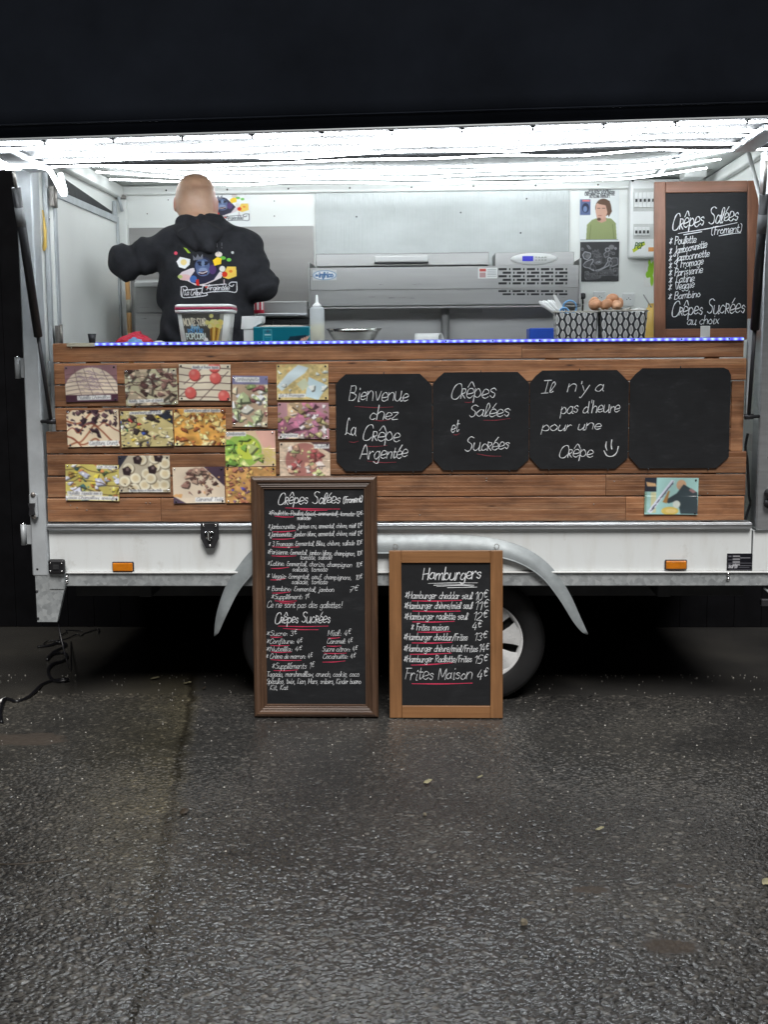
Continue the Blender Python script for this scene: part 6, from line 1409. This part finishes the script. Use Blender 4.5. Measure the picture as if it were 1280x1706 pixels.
def hoodie(X, Y, Z):
    zt_ = SH[2]
    pz = [W(0, q)[2] for q in (700, 640, 560, 520, 480, 440, 412, 396, 382, 370, 362)]; hw = [.225, .245, .248, .240, .238, .243, .236, .205, .150, .105, .085]
    a = np.interp(Z, pz, hw); bb = np.interp(Z, pz, [.15, .17, .172, .168, .163, .155, .142, .125, .105, .09, .08])
    cx = SH[0]+np.interp(Z, [pz[0], pz[2], pz[6]], [.006, .006, .0])
    d = (np.sqrt(((X-cx)/a)**2+((Y-PY)/bb)**2)-1)*np.minimum(a, bb); d = np.maximum(d, np.maximum(pz[0]-Z, Z-pz[-1]))
    for s_, (S_, E_, Wr, r0, r1) in enumerate(((LS, LE, LW_, .090, .080), (RS, RE, RW_, .092, .072))):
        ax = (E_-S_)/np.linalg.norm(E_-S_); t = (X-S_[0])*ax[0]+(Y-S_[1])*ax[1]+(Z-S_[2])*ax[2]; L = np.linalg.norm(E_-S_)
        tw_ = (X-S_[0])*.6+(Y-S_[1])*2.2+(Z-S_[2])*.8
        fold = .012*np.sin(t*62+tw_*9)*np.clip(t/L*1.2-.1, 0, 1)+.005*np.sin(t*110-tw_*14)*np.clip(t/L, 0, 1)
        d = smin(d, cone(X, Y, Z, S_, E_, r0, r1)+fold, .055)
        e2 = Wr-(Wr-E_)*.06; t2 = ((X-E_[0])*(e2-E_)[0]+(Y-E_[1])*(e2-E_)[1]+(Z-E_[2])*(e2-E_)[2])
        d = smin(d, cone(X, Y, Z, E_, e2, r1*.98, .048)+.003*np.sin(t2*220), .03)
    # soft folds: drag lines from the armpits, sag above the hem
    u, v = X-SH[0], Z-SH[2]
    f = .012*np.sin(26*v+30*np.abs(u)+3*np.sin(9*u))*np.exp(-((np.abs(u)-.19)/.09)**2)+.007*np.sin(44*v+9*np.sin(7*u+1))*np.clip((-v-.28)/.15, 0, 1)+.008*np.sin(30*u+12*v+2*np.sin(14*v))*np.exp(-((v+.05)/.12)**2)
    return d+f
HO = net_object('hoodie', hoodie, (-1.52, .34, W(0, 705)[2]), (-.45, .98, W(0, 355)[2]), .0075, 'hoodie_cloth', PR)
hc = np.array(W(338, 383, -.01))
def hood(X, Y, Z):
    u, v, w = X-hc[0], Y-hc[1], Z-hc[2]
    q = np.sqrt((u/1.25)**2+((v+.0)/1.0)**2); zc_ = w-.030+.30*np.clip(v+.05, 0, 1)-.0*u                    # collar roll round the neck
    d = np.sqrt((q-.086)**2+(zc_*.75)**2)-.024
    d2 = np.sqrt((q-.100)**2+((zc_+.030)*.8)**2)-.026
    d = smin(d, d2, .012)
    pouch = ellip(u, v, w, (.012, -.135, -.045), (.102, .042, .066)); pouch = np.maximum(pouch, w-.02)
    tip = cone(u, v, w, (.030, -.155, -.070), (.045, -.158, -.092), .042, .030)
    d = smin(d, pouch, .035); d = smin(d, tip, .03)
    # the opening's crease running down from the left of the collar
    cr = cone(u, v, w, (-.030, -.185, -.020), (-.045, -.180, -.09), .010, .012); d = np.maximum(d, -smin(cr, cr, .001)+.0)
    return d+.005*np.sin(60*w+25*u+4*np.sin(20*u))
HD = net_object('hood', hood, (hc[0]-.20, hc[1]-.24, hc[2]-.22), (hc[0]+.20, hc[1]+.20, hc[2]+.12), .0065, 'hoodie_cloth', HO)
def trousers(X, Y, Z):
    D = ellip(X, Y, Z, (SH[0], PY+.005, hipz+.02), (.19, .14, .17))
    for s in (-1, 1): D, an = leg(D, X, Y, Z, s, 1.18)
    return np.maximum(D, FZ+.06-Z)+.003*np.sin(Z*60+X*20)
net_object('trousers', trousers, (SH[0]-.3, PY-.2, FZ+.03), (SH[0]+.3, PY+.2, hipz+.2), .010, 'jeans', PR)
for s in (-1, 1):
    def shoe(X, Y, Z): 
        a = np.array([SH[0]+s*.125, PY-.03, FZ+.045]); b2 = np.array([SH[0]+s*.155, PY+.16, FZ+.035]); d = smin(cone(X, Y, Z, a, b2, .048, .042), cone(X, Y, Z, a, a+np.array([0, .01, .06]), .05, .05), .02); return np.maximum(d, FZ+.001-Z)
    net_object('shoe', shoe, (SH[0]+s*.14-.1, PY-.12, FZ-.008), (SH[0]+s*.14+.1, PY+.24, FZ+.17), .009, 'black_rubber', PR)
def beard(X, Y, Z):
    th = .25; dx_, dy_ = X-hx, Y-hy_; xr = dx_*math.cos(th)+dy_*math.sin(th); yr = -dx_*math.sin(th)+dy_*math.cos(th); zr2 = Z-hz
    d = ellip(xr, yr, zr2, (0, .032, -.060), (.0705, .084, .078)); d = np.maximum(d, zr2+.045-(yr-.03)*.25); return np.maximum(d, -(yr-.008))
net_object('beard', beard, (hx-.12, hy_-.06, hz-.16), (hx+.12, hy_+.16, hz+.02), .006, 'stubble', PR)
for s in (-1, 1):
    th = .25; lx, ly = s*.034, .088; G().lathe([(.011*math.sin(t), -.011*math.cos(t)) for t in np.linspace(0, math.pi, 9)], (hx+lx*math.cos(th)-ly*math.sin(th), hy_+lx*math.sin(th)+ly*math.cos(th), hz+.004), 'Z', 12).build('eye', 'white_plastic', PR)
# printed emblem laid on the sweatshirt's back
def bvh(o):
    me = o.data; return BVHTree.FromPolygons([v.co[:] for v in me.vertices], [p.vertices[:] for p in me.polygons])
T1 = bvh(HO); T2 = bvh(HD)
cv = Cv(150, 131, (12, 12, 14)); cv.a[:] = 0; emblem(cv)
def PE(u, v):
    d = Vector(ray(286+112*u, 404+98*v)).normalized(); o = Vector(CAM)
    h1 = T1.ray_cast(o, d); h2 = T2.ray_cast(o, d)
    hs = [h for h in (h1, h2) if h[0] is not None]
    if not hs: return None
    if h2[0] is not None and (h1[0] is None or h2[3] < h1[3]): return None        # hidden under the hood
    return h1[0]-d*.0022
print_mesh('printed_emblem', cv, PE, 'cloth_print', HO, mask=True)

# ================================================================== cables and scraps on the ground
rk = random.Random(21)
pts = [(2, 1206), (1, 1190), (5, 1172), (12, 1167), (28, 1171), (48, 1163), (62, 1152), (70, 1143), (85, 1137), (108, 1134), (112, 1137), (98, 1138), (86, 1134), (80, 1120), (88, 1110), (104, 1104), (112, 1096), (104, 1090), (86, 1094), (78, 1102), (90, 1088), (110, 1078), (100, 1074), (80, 1078), (62, 1080)]
P3 = [tuple(atz(px, py)+Vector((0, 0, .0075+.006*(i % 4 == 2)))) for i, (px, py) in enumerate(pts)]
CBL = G().tube(smooth_path(P3, 5), .008, 8).build('power_cable', 'cable_black', None, label='black power cable snaking from the trailer to the left edge', cat='cable')
c = P3[3]; G().tube([(c[0]-.01, c[1], c[2]+.002), (c[0]-.016, c[1]-.05, c[2]+.002)], .009, 8).build('white_tape', 'white_plastic', CBL)
CO = empty('cable_tangle', tuple(atz(120, 1070)), 'tangle of thin black cables lying under the trailer corner', 'cables')
for k in range(2):
    pp = []; px, py = 70+rk.uniform(-10, 60), 1066+rk.uniform(-14, 20)
    for i in range(7): pp.append(tuple(atz(px, py)+Vector((0, 0, .004+rk.random()*.008)))); px += rk.uniform(-8, 26); py += rk.uniform(-8, 7)
    G().tube(smooth_path(pp, 5), .0032, 6).build('loose_cable', 'cable_black', CO)
p0 = at(96, 1036, .02); g = G(); g.tube(smooth_path([tuple(p0+Vector((0, .02, .12))), tuple(p0), tuple(p0+Vector((.03, .06, -.25))), tuple(atz(118, 1072)+Vector((0, 0, .01)))], 6), .004, 6); g.build('hanging_cable', 'cable_black', CO)
def pebble(px, py, r, m, name, label, cat, flat=.7, seed=0, group=None):
    bm = bmesh.new(); bmesh.ops.create_icosphere(bm, subdivisions=2, radius=r); rq = random.Random(seed)
    for v in bm.verts: v.co *= rq.uniform(.78, 1.15); v.co.z *= flat
    zmin = min(v.co.z for v in bm.verts); c = atz(px, py)
    for v in bm.verts: v.co += c-Vector((0, 0, zmin-.002))
    g = G(); g.bm(bm, False); return g.build(name, m, None, label=label, cat=cat, group=group)
pebble(873, 1543, .011, 'stone', 'stone', 'brownish stone lying alone in the right foreground', 'stone', .9, 1)
pebble(708, 1361, .008, 'stone', 'stone', 'small grey stone in the middle of the asphalt', 'stone', .8, 2)
def leaf(px, py, L, w_, m, label, ang, seed):
    c = atz(px, py); rq = random.Random(seed); vs = []; n = 9
    for i in range(n):
        t = i/(n-1); hw = w_*math.sin(math.pi*min(.98, max(.02, t)))**.8
        for s in (-1, 0, 1):
            x, y = (t-.5)*L, s*hw*(.9+.2*rq.random()); z = GZ+.004+.010*(1-math.cos(t*3))*.4+(.004 if s else 0)+.003*rq.random()
            vs.append((c.x+x*math.cos(ang)-y*math.sin(ang), c.y+x*math.sin(ang)+y*math.cos(ang), z))
    fs = [(i*3+k, i*3+k+1, (i+1)*3+k+1, (i+1)*3+k) for i in range(n-1) for k in range(2)]
    g = G(); g.add(vs, fs, True); o = g.build('leaf', m, None, label=label, cat='leaf', group='leaves and scraps on the asphalt'); so = o.modifiers.new('thickness', 'SOLIDIFY'); so.thickness = .001
leaf(713, 1307, .035, .014, 'pale_leaf', 'pale leaf scrap in front of the hamburger board', .4, 1)
leaf(307, 1357, .040, .016, 'dark_leaf', 'small dark curled leaf in the left middle of the asphalt', 1.2, 2)
leaf(1279, 1475, .04, .016, 'pale_leaf', 'yellow leaf at the right edge of the asphalt', .7, 3)
leaf(258, 1133, .045, .012, 'pale_leaf', 'pale leaf scrap in the shadow left of the fender', .1, 4)
leaf(312, 1141, .04, .014, 'pale_leaf', 'pale leaf scrap left of the tall menu board foot', -.2, 5)
leaf(1000, 1386, .03, .010, 'pale_leaf', 'pale leaf scrap right of the middle of the asphalt', .2, 6)
leaf(800, 1299, .022, .008, 'pale_leaf', 'tiny pale leaf scrap below the hamburger board corner', .0, 7)
leaf(340, 1150, .02, .008, 'dark_leaf', 'tiny dark leaf scrap beside the tall menu board foot', .5, 8)
G().tube(smooth_path([tuple(atz(px, py)+Vector((0, 0, .004))) for px, py in ((-5, 1441), (20, 1442), (60, 1439), (110, 1433))], 4), .0022, 6).build('twig', 'dark_leaf', None, label='thin dark twig at the left edge of the asphalt', cat='twig')
# added near-black fence standing in for the night's darkness, hides ground the fill lights
mat('backdrop_black', (.004, .004, .005), .9, var=.4, vs=8, spec=.1)
FN = empty('night_backdrop', (0, 1.78, 0), 'added near-black fence standing in the dark behind the trailer', 'backdrop')
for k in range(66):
    x = -5.4+k*.16; G().box(x, x+.158, 1.78, 1.805, GZ+.002, 2.9+.02*rk.random(), .001).build('backdrop_board', 'backdrop_black', FN)
for z in (.5, 2.6): G().box(-5.4, 5.15, 1.807, 1.85, z, z+.08, .002).build('backdrop_rail', 'backdrop_black', FN)
for x in (-5.3, -3.4, -1.75, 0, 1.75, 3.4, 5.0): G().box(x, x+.09, 1.852, 1.94, GZ, 2.8, .003).build('backdrop_post', 'backdrop_black', FN)
# loose pale grit
g = G(); rg = random.Random(9)
for k in range(520):
    px, py = rg.uniform(-20, 1300), 1125+480*rg.random()**2.2
    c = atz(px, py); r = rg.uniform(.0015, .0042)*(1.4 if rg.random() < .06 else 1); a = rg.random()*6
    vs = [(c.x+r*math.cos(a+i*2.1)*rg.uniform(.7, 1.4), c.y+r*math.sin(a+i*2.1), GZ+.001) for i in range(3)]+[(c.x, c.y, GZ+.001+r*1.1)]
    g.add(vs, [(0, 1, 3), (1, 2, 3), (2, 0, 3), (0, 2, 1)])
g.build('loose_grit', 'grit', None, label='pale loose grit scattered over the wet asphalt', cat='grit', kind='stuff')

# the open hatch hangs a little lower at its left end, and takes its ropes, clips and canvas with it
def hang(o):
    if o.type == 'MESH':
        off = o.matrix_parent_inverse.translation+o.location+(o.parent.location if o.parent and o.parent.parent is None else Vector())
        x0 = off.x if o.parent is None else 0.0
        for v in o.data.vertices: v.co.z += .0145*(v.co.x+x0-1.41)
    for c in o.children: hang(c)
hang(hatch); hang(aw)
for o in list(COL.objects):
    if o.get('group') == 'rope lights under the hatch' or o.name.startswith('lamp_loop'): hang(o)
